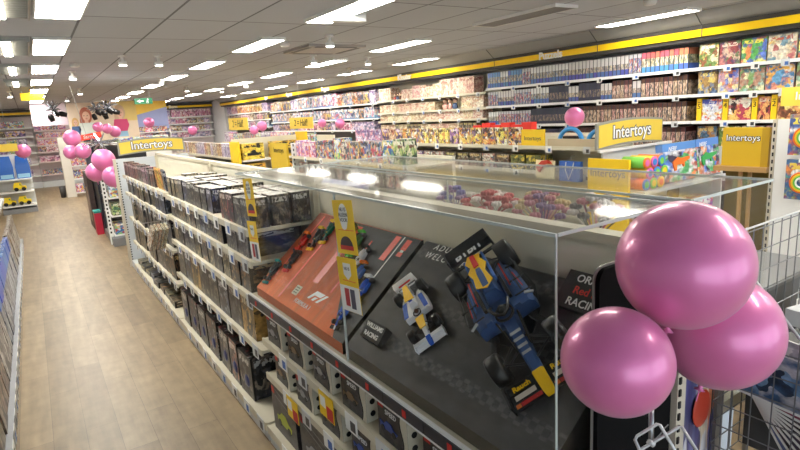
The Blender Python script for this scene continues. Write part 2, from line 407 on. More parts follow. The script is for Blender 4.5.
# spots on the ceiling
sp = bpy.data.objects.new('ceiling_spotlight', None); COL.objects.link(sp)
MB().lathe([(0.05, 0), (0.05, -0.02), (0.018, -0.025), (0.018, -0.07), (0.05, -0.08), (0.055, -0.12), (0.05, -0.125)], n=16).build('housing', frame_m, sp)
MB().lathe([(0.044, -0.125), (0.044, -0.132)], n=16).build('lens', spot_m, sp)
for i, (px, py, where) in enumerate(((330, 46, 'beside the broad strip near the camera'), (368, 64, 'near a strip left of the wooden-toy sign'), (349, 74, 'at the end of a strip by the right wall'),
        (314, 63, 'touching the end of a strip past the air vent'), (159, 65, 'beside the third middle-row strip'), (161, 84, 'behind and below the middle-row strips'), (123, 65, 'above the yellow sign of the near gondola'),
        (73, 79, 'over the far end of the left aisle'), (80, 94, 'above the poster with women'), (246, 87, 'over the yellow end-cap display'), (187, 91, 'over the pink doll shelves'), (222, 92, 'beside the white corner column'), (10, 97, 'left of the hanging yellow sign'), (67, 101, 'beside the silver and black balloons'))):
    p = at(px, py, 2, ZC-0.12)
    o = sp if i == 0 else dup(sp); o.location = (p.x, p.y, ZC)
    tag(o, 'lit round white spotlight ' + where, 'spotlight', 'round ceiling spotlights')
# air cassette, vent, smoke detectors, emergency light, exit sign
t = thing('air_conditioner_cassette', 'square ceiling air cassette with dark slots between strip lights', 'air conditioner', (3.55, 7.05, ZC))
MB().box(-0.42, -0.42, -0.03, 0.42, 0.42, 0).build('panel', mat('cassette_grey', (170, 164, 158), 0.5), t)
for sx, sy, lx, ly in ((0, -0.36, 0.3, 0.03), (0, 0.36, 0.3, 0.03), (-0.36, 0, 0.03, 0.3), (0.36, 0, 0.03, 0.3)):
    MB().box(sx-lx, sy-ly, -0.034, sx+lx, sy+ly, -0.029).build('slot', dgrey, t)
p = at(345, 20, 2, ZC-0.05)
t = thing('emergency_light', 'white block-shaped emergency light under the nearest bright strip', 'emergency light', (p.x, p.y-0.05, ZC))
MB().box(-0.17, -0.05, -0.075, 0.17, 0.05, 0).build('housing', frame_m, t); MB().box(-0.16, -0.055, -0.068, 0.16, -0.05, -0.02).build('lens', mat('lens_white', (250, 250, 246), 0.3), t)
sm = MB().lathe([(0.06, 0), (0.062, -0.02), (0.05, -0.045), (0.02, -0.05)], n=18).build('smoke_detector', frame_m)
for i, (px, py, w) in enumerate(((285, 45.5, 'left of the emergency light'), (75, 66, 'above the left aisle'), (165, 87, 'between the middle-row strips'), (650, 3.5, 'above the puzzle shelves'), (390, 64, 'beside the wall-side strips'))):
    p = at(px, py, 2, ZC-0.03); o = sm if i == 0 else dup(sm)
    o.location = (p.x, p.y, ZC); tag(o, 'small white smoke detector on the ceiling ' + w, 'smoke detector', 'smoke detectors')
t = thing('exit_sign', 'small green emergency exit sign hanging in front of the banners', 'exit sign', (2.42, 14.6, 2.6))
MB().box(-0.2, -0.015, -0.07, 0.2, 0.015, 0.07).build('sign_plate', mat('exit_green', (20, 120, 80), 0.4), t)
b = MB(); b.prism([(-0.15, 0), (-0.07, 0.045), (-0.07, 0.015), (0, 0.015), (0, -0.015), (-0.07, -0.015), (-0.07, -0.045)], -0.019, -0.0155, ((0, 0, 0), (1, 0, 0), (0, 0, 1), (0, 1, 0)))
b.ball((0.1, -0.017, 0.045), 0.014, n=8, sc=(1, 1, 1)); b.v = b.v
b.tube([(0.1, -0.018, 0.035), (0.085, -0.018, 0.0), (0.11, -0.018, -0.03), (0.09, -0.018, -0.055)], 0.008, n=5); b.tube([(0.085, -0.018, 0), (0.06, -0.018, -0.045)], 0.008, n=5); b.tube([(0.12, -0.018, 0.02), (0.07, -0.018, 0.015)], 0.006, n=5)
b.build('pictogram', inkw, t)
MB().tube([(-0.15, 0, 0.07), (-0.15, 0, 0.3)], 0.004, n=5).build('hanger', chrome, t); MB().tube([(0.15, 0, 0.07), (0.15, 0, 0.3)], 0.004, n=5).build('hanger', chrome, t)
t = thing('hanging_sign', 'small yellow sign hanging from the ceiling over the left aisle', 'sign', (0.195, 14, 2.75))
MB().box(-0.205, -0.02, -0.075, 0.205, 0.02, 0.075).build('sign_board', mat('bright_yellow', (255, 214, 20), 0.4), t)
text('lettering', 'SPAAR', 0.09, mat('brown_ink', (120, 80, 10), 0.5), t, face_y((0, -0.021, 0)), shear=0.2)
for s in (-0.17, 0.17): MB().tube([(s, 0, 0.075), (s, 0, 0.15)], 0.004, n=5).build('hanger', chrome, t)

# ------------------------------------------------------------------ light through the shopfront behind the camera
w = bpy.data.worlds.new('World'); SC.world = w; w.use_nodes = True
w.node_tree.nodes['Background'].inputs[0].default_value = (0.80, 0.9, 1.0, 1); w.node_tree.nodes['Background'].inputs[1].default_value = 2.6
SC.view_settings.view_transform = 'Standard'; SC.view_settings.look = 'None'; SC.view_settings.gamma = 1; SC.view_settings.use_curve_mapping = False
SC.view_settings.exposure = 0.46
SC.cycles.transparent_max_bounces = 24; SC.cycles.max_bounces = 8; SC.cycles.sample_clamp_indirect = 4.0
# ------------------------------------------------------------------ packaging and rows of goods
MESHES = {}
def box_obj(name, w, d, h, m, side=None):
    k = ('box', w, d, h, m.name, side.name if side else '')
    if k not in MESHES:
        b = MB(); b.box(-w/2, 0, 0, w/2, d, h, fm=((0, 1, 1, 1, 1, 1) if side is paper else (0, 0, 0, 0, 0, 1)) if side else None)
        MESHES[k] = b.mesh(name, [m, side] if side else [m])
    o = bpy.data.objects.new(name, MESHES[k]); COL.objects.link(o); return o
def row(p0, dirv, length, rz, items, place, group=None, gap=0.006, side='left', jit=0.004):
    if jit >= 0.03: gap = max(gap, 0.016)
    """goods side by side from p0 along dirv; items(i) -> (material, words, noun, category, w, d, h[, side material])"""
    p0 = Vector(p0); dirv = Vector(dirv); s = 0.0; i = 0; out = []; cnt = {}
    while True:
        it = items(i); m, words, noun, cat, w, d, h = it[:7]; sm = it[7] if len(it) > 7 else None
        if s+w > length: break
        i += 1
        o = box_obj(noun.replace(' ', '_').replace('-', '_'), w, d, h, m, sm)
        o.location = p0+dirv*(s+w/2)+Vector((0, 0, 0.0008)); o.rotation_euler = (0, 0, rz+R.uniform(-jit, jit))
        if jit > 0.005: o.location += Vector((dirv.y, -dirv.x, 0))*(R.uniform(-0.5, 0.5)*jit*0.5); o.scale = (1, 1, R.uniform(0.93, 1.03))
        tag(o, '%s %s, %s from the %s %s' % (words, noun, nth(i), side, place), cat, group or (noun+' row '+place))
        out.append(o); s += w+gap
    return out
def pick(seq, run=1):
    """runs of the same product"""
    st = {'n': 0, 'c': None}
    def f(i):
        if st['n'] <= 0: st['c'] = R.choice(seq); st['n'] = R.randint(1, run) if run > 1 else 1
        st['n'] -= 1
        return st['c']
    return f
W, E_, S_, N_ = -PI/2, PI/2, 0.0, PI     # facing -X, +X, -Y, +Y

# dark construction-toy packaging
ld1 = art('print_dark_grey', (44, 44, 46), [(70, 70, 74), (30, 30, 32), (120, 110, 95), (92, 92, 98), (150, 140, 120)], 3.0, title=(200, 200, 196), cover=0.35, edge=(22, 22, 24))
ld2 = art('print_black_gold', (34, 32, 30), [(130, 100, 55), (60, 54, 46), (90, 80, 66), (170, 140, 80), (40, 40, 44)], 3.0, title=(214, 190, 120), cover=0.4, edge=(22, 22, 24))
ld3 = art('print_dark_blue', (30, 36, 52), [(60, 84, 130), (90, 96, 110), (40, 42, 50), (140, 146, 156), (70, 50, 50)], 3.0, title=(220, 220, 226), cover=0.4, edge=(20, 22, 30))
ld4 = art('print_olive_brown', (74, 66, 52), [(120, 104, 74), (52, 48, 42), (150, 132, 100), (90, 92, 80), (180, 160, 120)], 3.0, title=(226, 216, 190), cover=0.5, edge=(34, 30, 26))
ld5 = art('print_dark_red', (46, 32, 32), [(150, 46, 40), (80, 60, 56), (50, 44, 44), (190, 120, 90), (110, 104, 100)], 3.0, title=(224, 210, 200), cover=0.4, edge=(26, 20, 20))
ld6 = art('print_dark_pink', (60, 52, 58), [(170, 90, 120), (90, 80, 90), (200, 160, 170), (120, 100, 104), (70, 66, 70)], 4.0, title=(226, 200, 210), cover=0.6, edge=(34, 30, 32))
ltop = art('pale_sheen_tops', (206, 200, 190), [(150, 146, 140), (226, 222, 214), (190, 180, 166), (120, 116, 112)], 4.0, cover=0.6)  # pale colour stands in for light reflected off the box tops
ldt = art('print_black_tops', (26, 26, 28), [(52, 52, 56), (40, 40, 44), (150, 40, 36), (180, 180, 180)], 5.0, cover=0.1)
def toy(m, words, w, d, h, side=None, noun='toy box'):
    if m in (ld1, ld2, ld3, ld4, ld5, ld6, ldt) or 'orange brown' in words: noun = 'construction set'
    return (m, words, noun, 'toy box', w, d, h, side) if side else (m, words, noun, 'toy box', w, d, h)

def tagcard(b, y, xf, z, w=0.055, h=0.045, m=0):
    b.box(xf-0.006, y-w/2, z, xf-0.002, y+w/2, z+h, m)

def shelf_part(root, x0, x1, y0, y1, z, lip=0.035, m=None, tags=(), n=1, face=-1, tm=None, th=0.02, big=0.0):
    """a board with a front rail; face -1: rail towards -X"""
    o = MB().box(x0, y0, z-th, x1, y1, z).part('shelf', m or cream, root)
    xr = x0 if face < 0 else x1
    b = MB().box(min(xr, xr+face*0.012), y0, z-lip, max(xr, xr+face*0.012), y1, z+0.006); r = b.part('price_rail', m or cream, o)
    for k, y in enumerate(tags):
        b = MB(); xa = xr+face*0.0125; xb = xr+face*0.0165
        b.box(min(xa, xb), y-0.042-big, z-0.066-big, max(xa, xb), y+0.042+big, z+0.008, 0)
        xc = xr+face*0.0168; xd = xr+face*0.0172
        b.box(min(xb, xd), y-0.030-big, z-0.055-big, max(xb, xd), y+0.005, z-0.018, 1)
        b.part('price_tag', [paper if k % 3 else greyw, lblue if k % 2 else dgrey], o)
    return o

# ------------------------------------------------------------------ the near gondola, bay by bay
GX = 0.985
def bay(label, y0, y1, zs, tags, top=1.6, rear=(1.32, 0.9, 0.5), ut=None):
    t = thing('gondola_bay', label, 'shelving', (1.45, (y0+y1)/2, 0), group='bays of the near gondola')
    MB().box(1.4405, y0, 0.1, 1.475, y1, top).part('back_panel', backp, t)
    MB().box(1.425, y0, top, 1.49, y1, top+0.03).part('top_rail', cream, t)
    MB().box(0.955, y0, 0, 1.96, y1, 0.09).part('base_plinth', greyw, t)
    for z in zs:
        ys = [y0+0.12+k*(y1-y0-0.2)/max(1, tags) for k in range(tags)]
        shelf_part(t, GX, 1.44, y0+0.012, y1-0.012, z, tags=ys, big=0.010)
    shelf_part(t, 0.955, 1.44, y0+0.004, y1-0.004, 0.12, tags=[y0+0.1+k*0.27 for k in range(int((y1-y0)/0.27))], lip=0.05, big=0.015)
    for z in rear: shelf_part(t, 1.475, 1.93, y0+0.012, y1-0.012, z, face=1)
    for y in (y0+0.02, y1-0.02): MB().box(1.41, y-0.02, 0.1, 1.44, y+0.02, ut or top-0.003).part('upright', cream, t)
    return t
ZN = (0.70, 0.475); ZM = (1.36, 1.165, 0.93, 0.60); ZF = (1.37, 1.14, 0.80, 0.46)
far_bay = bay('far cream shelving bay of the near gondola, ending at the shop-name header', 5.52, 8.3, ZF, 9)
mid_bay = bay('middle cream shelving bay of the near gondola, packed with dark toy boxes', 3.12, 5.50, ZM, 8)
near_bay = bay('nearest cream shelving bay, carrying the racing-car display case', 0.8, 3.10, ZN, 8, top=1.56, rear=(0.5,), ut=0.94)
# perforated end panel at the far end with its header sign
t = thing('gondola_end', 'pale grey perforated end panel closing the far end of the near gondola', 'panel', (1.45, 8.74, 0))
MB().box(0.955, 8.70, 0, 1.95, 8.74, 1.57).part('panel', mat('panel_blue_grey', (206, 212, 218), 0.5), t)
MB().box(0.93, 8.69, 0, 0.965, 8.75, 1.57).part('upright', mat('upright_beige', (206, 196, 178), 0.5), t)
for k in range(40): MB().box(0.967, 8.694, 0.06+k*0.037, 0.982, 8.699, 0.078+k*0.037).part('slot', black, t) if k % 1 == 0 else None
b = MB(); b.box(0.96, 8.31, 0.0, 1.94, 8.69, 0.1); b.part('plinth', greyw, t)
def header(label, x0, x1, y, z0, z1, arch, size, tilt=0.0):
    t = thing('header_sign', label, 'sign', ((x0+x1)/2, y, z0)); w = x1-x0; h = z1-z0
    def poly(e):
        top = [(-w/2-e+(w+2*e)*k/16, h+e+arch*math.sin(PI*k/16)) for k in range(17)]
        bot = [(w/2+e-(w+2*e)*k/16, -e+arch*math.sin(PI*(1-k/16))) for k in range(17)]
        return bot+top
    fr_ = ((0, 0, 0), (1, 0, 0), (0, 0, 1), (0, 1, 0))
    MB().prism(poly(0.02), 0.0, 0.03, fr_).build('backing', mat('sign_grey', (150, 150, 142), 0.5), t)
    MB().prism(poly(0.0), -0.006, -0.001, fr_).build('face', ysign, t)
    zc = h/2+arch*0.85
    text('letter_outline', 'Intertoys', size, mat('outline_dark', (60, 64, 90), 0.5), t, face_y((0, -0.0085, zc)), ext=0.001, offset=size*0.055)
    text('lettering', 'Intertoys', size, inkw, t, face_y((0, -0.0115, zc)), ext=0.001, offset=size*0.01)
    return t
t = header('yellow arched shop-name header over the far end of the near gondola', 1.04, 1.90, 8.72, 1.63, 1.79, 0.03, 0.155)

# far bay goods
dk = [toy(ld1, 'dark grey', 0.15, 0.12, 0.17), toy(ld3, 'dark blue', 0.15, 0.12, 0.17), toy(ld2, 'black and gold', 0.16, 0.12, 0.16), toy(ld4, 'olive brown', 0.14, 0.12, 0.17)]
pk = [toy(ld6, 'muted pink', 0.12, 0.1, 0.185), toy(ld5, 'dark red', 0.12, 0.1, 0.185), toy(ld1, 'grey', 0.12, 0.1, 0.185)]
XF = GX+0.02
row((XF, 8.26, ZF[0]), (0, -1, 0), 2.2, W, pick(pk, 5), 'on the top far-bay shelf', jit=0.01)
row((XF, 8.26, ZF[1]), (0, -1, 0), 2.66, W, pick(dk, 3), 'on the second far-bay shelf', jit=0.05, gap=0.014)
tl = [toy(ld1, 'dark grey', 0.22, 0.08, 0.27), toy(ld4, 'olive brown', 0.2, 0.08, 0.28), toy(ld3, 'dark blue', 0.2, 0.08, 0.26), toy(ld2, 'black and gold', 0.22, 0.08, 0.27)]
row((XF, 8.26, ZF[2]), (0, -1, 0), 2.66, W, pick(tl, 2), 'on the third far-bay shelf', jit=0.06, gap=0.02)
row((XF, 8.26, ZF[3]), (0, -1, 0), 2.66, W, pick(tl, 2), 'on the fourth far-bay shelf', jit=0.06, gap=0.02)
fl = [toy(ld1, 'flat dark grey', 0.3, 0.34, 0.07), toy(ld2, 'flat black', 0.28, 0.34, 0.06), toy(ld3, 'flat dark blue', 0.3, 0.34, 0.08), toy(ld4, 'flat olive', 0.28, 0.34, 0.07)]
row((0.99, 8.26, 0.12), (0, -1, 0), 2.66, W, pick(fl, 1), 'on the far-bay base', jit=0.05)
row((0.99, 8.26, 0.202), (0, -1, 0), 0.01, W, pick(fl, 1), 'in the second far-bay layer')
# leaning yellow packs and a slumped stack of card packs where the bays meet
ypk = art('print_yellow_pack', (236, 176, 30), [(40, 36, 30), (250, 210, 70), (190, 120, 30)], 3.0, title=(30, 30, 30), cover=0.35)
for i in range(4):
    o = box_obj('blister_pack', 0.11, 0.025, 0.2, ypk if i < 3 else ld3); o.location = (XF+0.01, 6.0-i*0.115, ZF[0]+0.012); o.rotation_euler = (0.1, 0.16, W)
    tag(o, ('%s leaning yellow and black pack at the right end of the top far-bay shelf' % nth(i+1)).capitalize() if i < 3 else 'dark blue pack leaning beside the yellow packs on the top far-bay shelf', 'pack', 'leaning packs on the top shelf')
crumple = art('print_cream_pack', (206, 196, 170), [(60, 54, 50), (180, 120, 60), (230, 224, 210)], 5, cover=0.5)
for i in range(5):
    o = box_obj('card_pack', 0.14, 0.02, 0.21, crumple); o.location = (GX-0.085-0.03*i, 5.62, ZF[1]-0.28); o.rotation_euler = (-0.22, 0.3, W)
    tag(o, 'cream card pack hanging askew in front of the far bay, %s of the slumped bunch' % nth(i+1), 'pack', 'slumped card packs')
t = thing('display_hook', 'short metal display hook holding the slumped cream card packs', 'hook', (GX-0.012, 5.56, ZF[1]-0.03))
MB().tube([(0, 0, 0), (-0.22, 0, 0), (-0.24, 0, 0.02)], 0.004, n=6).build('prong', chrome, t)

# middle bay goods
XM = GX+0.02
for layer in range(3):
    L_ = [toy(m, wd, 0.145, 0.122, 0.18, ltop) for m, wd in ((ld1, 'dark grey'), (ld3, 'dark blue'), (ld4, 'olive'))]
    place = ('on the top mid-bay shelf', 'in the second top-shelf mid-bay rank', 'in the third top-shelf mid-bay rank')[layer]
    row((XM+layer*0.136, 5.46, ZM[0]), (0, -1, 0), 1.62, W, pick(L_, 4), place, 'pale-topped toy boxes on the top shelf', jit=0.025)
    Lr = [toy(ld5 if k == 0 else ld1, 'dark red' if k == 0 else 'dark', 0.145, 0.122, 0.185, ltop) for k in range(2)]
    row((XM+layer*0.136, 3.75, ZM[0]), (0, -1, 0), 0.61, W, (lambda i: Lr[0] if i < 2 else Lr[1]), ('in the front', 'in the middle', 'in the back')[layer]+' rank ending the top mid-shelf', 'dark boxes ending the top shelf', jit=0.01)
m2 = [toy(ld4, 'olive brown', 0.145, 0.36, 0.15), toy(ld1, 'dark grey', 0.145, 0.36, 0.15), toy(ld2, 'black and gold', 0.15, 0.36, 0.15), toy(ld3, 'dark blue', 0.15, 0.36, 0.15)]
row((XM, 5.46, ZM[1]), (0, -1, 0), 1.75, W, pick(m2, 2), 'on the second mid-bay shelf', jit=0.01)
row((XM, 3.70, ZM[1]), (0, -1, 0), 0.56, W, pick(pk[:2], 2), 'at the second mid-shelf end', jit=0.01) if False else row((XM, 3.70, ZM[1]), (0, -1, 0), 0.56, W, pick([toy(ld6, 'muted pink', 0.11, 0.36, 0.155), toy(ld1, 'dark grey', 0.11, 0.36, 0.155)], 2), 'at the second mid-shelf end', jit=0.01)
m3 = [toy(ld2, 'black and gold', 0.19, 0.36, 0.2), toy(ld1, 'dark grey', 0.19, 0.36, 0.2), toy(ld4, 'olive brown', 0.18, 0.36, 0.2)]
row((XM, 5.46, ZM[2]), (0, -1, 0), 2.32, W, pick(m3, 1), 'on the third mid-bay shelf', jit=0.01, gap=0.012)
m4 = [toy(ld1, 'dark grey', 0.26, 0.34, 0.28, ldt), toy(art('print_orange_brown', (150, 100, 50), [(190, 130, 60), (110, 80, 50), (210, 170, 110), (60, 50, 44)], 2.5, title=(240, 220, 180), cover=0.7), 'orange brown', 0.26, 0.34, 0.28, ldt), toy(ld3, 'dark blue', 0.25, 0.34, 0.28, ldt)]
row((XM, 5.46, ZM[3]), (0, -1, 0), 2.32, W, (lambda i: m4[(0, 2, 1, 0, 0, 2, 0, 1)[i % 8]]), 'on the fourth mid-bay shelf', jit=0.01, gap=0.015)
m5 = [toy(ldt, 'big black', 0.3, 0.24, 0.34, ldt), toy(ld1, 'big dark grey', 0.26, 0.24, 0.33, ldt), toy(ld5, 'big dark red', 0.2, 0.24, 0.33, ldt)]
bb = row((0.985, 5.46, 0.12), (0, -1, 0), 2.3, W, (lambda i: m5[(1, 0, 1, 0, 1, 2)[i % 6]]), 'on the mid-bay base shelf', jit=0.02, gap=0.03)
for o in bb:
    b = MB(); b.ball((0.02, -0.001, 0.12), 0.045, n=14, sc=(1, 0.25, 1)); b.lathe([(0.05, -0.002), (0.05, 0.002)], c=(0.02, -0.0, 0.12), axis=(0, 1, 0), n=16)
    b.build('printed_globe', mat('globe_blue', (50, 60, 110), 0.3), o)

# nearest bay: car sets on the two upper levels, large sets on the base
side_cream = bpy.data.materials.new('set_side_print')
def set_box(w, d, h, mfront, kind):
    root = bpy.data.objects.new('car_set_box', None); COL.objects.link(root)
    b = MB(); b.box(-w/2, 0, 0, w/2, d, h, fm=(0, 0, 1, 1, 0, 2)); b.build('carton', [mfront, cream, ldt], root)
    MB().box(-w/2+0.008, -0.002, h-0.045, -w/2+0.045, -0.0005, h-0.008).build('logo_square', red, root)
    text('title_lettering', 'SPEED', 0.03, inkw, root, face_y((-w/2+0.10, -0.0015, h-0.055)), ext=0.0008)
    MB().box(-w/2, -0.0015, h-0.007, w/2, -0.0004, h).build('red_band', red, root)
    # flowing cream edge and black studs on the right of the face and the side
    b = MB(); pl = [(w/2, 0.0), (w/2, h-0.01)]+[(w/2-0.035-0.012*math.sin(k/8*2*PI), h-0.01-(h-0.01)*k/8) for k in range(9)]
    b.prism(pl[::-1], -0.0025, -0.0008, ((0, 0, 0), (1, 0, 0), (0, 0, 1), (0, 1, 0))); b.build('cream_edge', cream, root)
    b = MB(); b.tube([(w/2-0.038-0.012*math.sin(k/8*2*PI), -0.003, h-0.01-(h-0.01)*k/8) for k in range(9)], 0.002, n=5); b.build('black_line', inkk, root)
    for k in range(3): MB().lathe([(0.013, 0), (0.013, 0.002)], c=(w/2+0.0005, d*0.3, h*0.2+k*h*0.3), axis=(1, 0, 0), n=12).build('stud_print', inkk, root)
    b = MB(); c0 = (-0.02, -0.003, h*0.36)   # picture of a racing car
    b.prism([(-0.065, -0.012), (0.05, -0.012), (0.062, 0.0), (0.03, 0.006), (0.012, 0.024), (-0.02, 0.026), (-0.04, 0.008), (-0.068, 0.016)], -0.001, 0.0015, (c0, (1, 0, 0.0), (0, 0, 1), (0, 1, 0)))
    b.build('car_picture', kind, root)
    for q in (-0.045, 0.035): MB().lathe([(0.014, -0.003), (0.014, 0.001)], c=(c0[0]+q, c0[1], c0[2]-0.012), axis=(0, 1, 0), n=12).build('wheel_picture', black, root)
    return root
picm = [mat('pic_silver', (150, 150, 154), 0.4), mat('pic_brown', (120, 96, 70), 0.4), mat('pic_blue', (50, 80, 160), 0.4), mat('pic_red', (170, 50, 44), 0.4)]
frm = art('print_set_dark', (34, 34, 38), [(60, 60, 66), (46, 44, 46), (80, 74, 70)], 2.5, cover=0.5)
for li, (z, w_, h_, off, n_) in enumerate(((ZN[0], 0.215, 0.185, 0.0, 7), (ZN[1], 0.215, 0.17, 0.06, 7))):
    for i in range(n_):
        o = set_box(w_, 0.1, h_, frm, picm[(0, 1, 0, 1, 2, 3, 0)[(i+li) % 7]])
        o.location = (1.0, 2.93-off-i*0.315, z+0.0008); o.rotation_euler = (0, 0, W+R.uniform(-0.03, 0.03))
        cw = ('silver', 'brown', 'silver', 'brown', 'blue', 'red', 'silver')[(i+li) % 7]
        tag(o, 'black set box with %s car picture, %s from the left on the %s near-bay shelf' % (cw, nth(i+1), ('upper', 'lower')[li]), 'toy box', 'car set boxes under the display case')
lam = mat('pic_lime', (170, 180, 40), 0.4)
for i in range(5):
    root = bpy.data.objects.new('large_set_box', None); COL.objects.link(root); w, h = 0.36, 0.3
    MB().box(-w/2, 0, 0, w/2, 0.12, h).build('carton', [frm], root)
    cc = lam if i in (0, 2) else picm[0]
    b = MB(); b.prism([(-0.1, -0.03), (0.1, -0.03), (0.11, 0.0), (0.06, 0.012), (0.02, 0.045), (-0.04, 0.045), (-0.07, 0.015), (-0.11, 0.01)], -0.003, -0.0005, ((0.0, 0, 0.11), (1, 0, 0), (0, 0, 1), (0, 1, 0))); b.build('car_picture', cc, root)
    for q in (-0.07, 0.07): MB().lathe([(0.024, -0.005), (0.024, -0.001)], c=(q, 0, 0.08), axis=(0, 1, 0), n=14).build('wheel_picture', black, root)
    MB().box(-w/2+0.01, -0.002, h-0.055, -w/2+0.05, -0.0005, h-0.015).build('logo_square', red, root)
    for q in (0.02, 0.06): MB().obox((0.02, -0.001, 0.2+q), (0.14, 0, -0.02), (0, 0.0004, 0), (0, 0, 0.004)).build('speed_line', mat('print_silver', (120, 120, 122), 0.4), root)
    root.location = (0.985, 2.88-i*0.42, 0.1208); root.rotation_euler = (0, 0, W)
    tag(root, 'large black set box with %s car picture, %s from left on the near-bay base' % ('a lime' if i in (0, 2) else 'a silver', nth(i+1)), 'toy box', 'large set boxes on the base shelf')
# yellow and red promotion cards on the rails
def promo_card(y, z, label):
    t = thing('promotion_card', label, 'card', (GX-0.022, y, z))
    MB().box(-0.003, -0.075, -0.125, 0, 0.075, 0).build('card', yellow, t)
    MB().box(-0.0045, -0.07, -0.12, -0.0032, -0.005, -0.055).build('picture', red, t)
    MB().box(-0.0045, 0.005, -0.075, -0.0032, 0.06, -0.02).build('print', paper, t)
promo_card(2.20, ZN[0]+0.012, 'yellow promotion card with red picture clipped to the upper near-bay rail')
promo_card(2.66, ZN[1]+0.012, 'yellow promotion card with red picture clipped to the lower near-bay rail')
# goods on the far side of the near gondola
bw = art('print_blue_white', (70, 70, 160), [(210, 210, 230), (60, 60, 140), (120, 120, 190)], 3.0, cover=0.6)
yb_ = art('print_straw', (214, 190, 110), [(230, 210, 150), (150, 130, 80), (110, 130, 170), (240, 232, 210)], 4, cover=0.6)
bk_ = art('print_black_white', (44, 46, 52), [(200, 200, 204), (90, 92, 98), (60, 62, 70)], 4, cover=0.5)
row((1.92, 3.3, 1.32), (0, 1, 0), 0.9, E_, pick([toy(bw, 'blue and white', 0.09, 0.3, 0.19)]), 'at the aisle-two side top', 'blue and white boxes behind the gondola spine')
row((1.92, 4.3, 1.32), (0, 1, 0), 1.75, E_, pick([toy(yb_, 'straw yellow', 0.24, 0.36, 0.2)]), 'behind the spine of the gondola', 'straw boxes behind the gondola spine')
row((1.92, 6.1, 1.32), (0, 1, 0), 2.1, E_, pick([toy(bk_, 'black and white', 0.2, 0.36, 0.2)]), 'behind the far bay spine', 'black and white boxes behind the far bay')

# ------------------------------------------------------------------ the gondola on the left of the aisle
t = thing('aisle_shelving', 'long pale grey shelving along the left edge of the aisle', 'shelving', (-0.8, 6.5, 0))
MB().box(-1.2, 0.6, 0, -0.40, 12.0, 0.1).part('base_plinth', greyw, t)
MB().box(-1.22, 0.6, 0.1, -1.18, 12.0, 1.5).part('back_panel', greyw, t)
shelf_part(t, -1.18, -0.402, 0.6, 12.0, 0.13, face=1, m=mat('shelf_grey', (150, 152, 156), 0.5), tags=[1.5+0.24*k for k in range(42)], lip=0.05, big=0.02)
shelf_part(t, -1.18, -0.56, 0.6, 12.0, 0.90, face=1, m=greyw, tags=[4+0.4*k for k in range(20)])
shelf_part(t, -1.18, -0.66, 0.6, 12.0, 1.30, face=1, m=greyw)
gb1 = art('print_pale_game', (186, 180, 172), [(120, 112, 104), (210, 206, 200), (90, 84, 80), (150, 120, 96)], 3, title=(80, 70, 64), cover=0.6)
gb2 = art('print_blue_game', (60, 96, 190), [(90, 130, 220), (40, 60, 130), (200, 210, 230)], 3, title=(240, 240, 240), cover=0.4)
gb3 = art('print_orange_game', (230, 104, 60), [(250, 150, 90), (180, 60, 40), (240, 220, 200)], 3, title=(250, 240, 230), cover=0.4)
gbo = art('print_orange_topped', (176, 170, 164), [(120, 112, 104), (210, 206, 200), (90, 84, 80)], 3, cover=0.6, top=(236, 96, 50), toph=0.3)
gbb = art('print_blue_topped', (170, 172, 180), [(110, 112, 124), (200, 206, 214), (90, 94, 110)], 3, cover=0.6, top=(46, 96, 200), toph=0.34)
gb4 = art('print_brown_game', (96, 78, 66), [(140, 116, 94), (70, 58, 52), (170, 150, 130)], 3, title=(220, 210, 190), cover=0.6)
def lrow(y0, y1, h, m, sm, words, gname):
    y = y0; i = 0
    while y < y1:
        o = box_obj('boxed_game', 0.27, 0.05, h, m, sm); o.location = (-0.418-R.uniform(0, 0.010), y, 0.137); o.rotation_euler = (-0.10, 0, E_+R.uniform(-0.03, 0.03))
        i += 1; tag(o, '%s boxed game leaning on the left base shelf, %s from the near end' % (words, nth(i)), 'boxed game', gname); y += 0.3
lrow(2.4, 5.0, 0.52, gb4, gb1, 'brown', 'brown games on the left base shelf'); lrow(5.1, 5.8, 0.50, gbo, gb3, 'orange-topped', 'orange-topped games on the left'); lrow(6.0, 9.3, 0.50, gbb, gb2, 'blue-topped', 'blue-topped games on the left'); lrow(9.4, 11.8, 0.5, gb1, gb1, 'pale', 'pale games on the left')
row((-0.60, 4.0, 0.90), (0, 1, 0), 7.8, E_, pick([(gb1, 'pale', 'boxed game', 'boxed game', 0.3, 0.2, 0.3), (gb4, 'brown', 'boxed game', 'boxed game', 0.3, 0.2, 0.3)], 3), 'on the upper left shelf', side='near end')
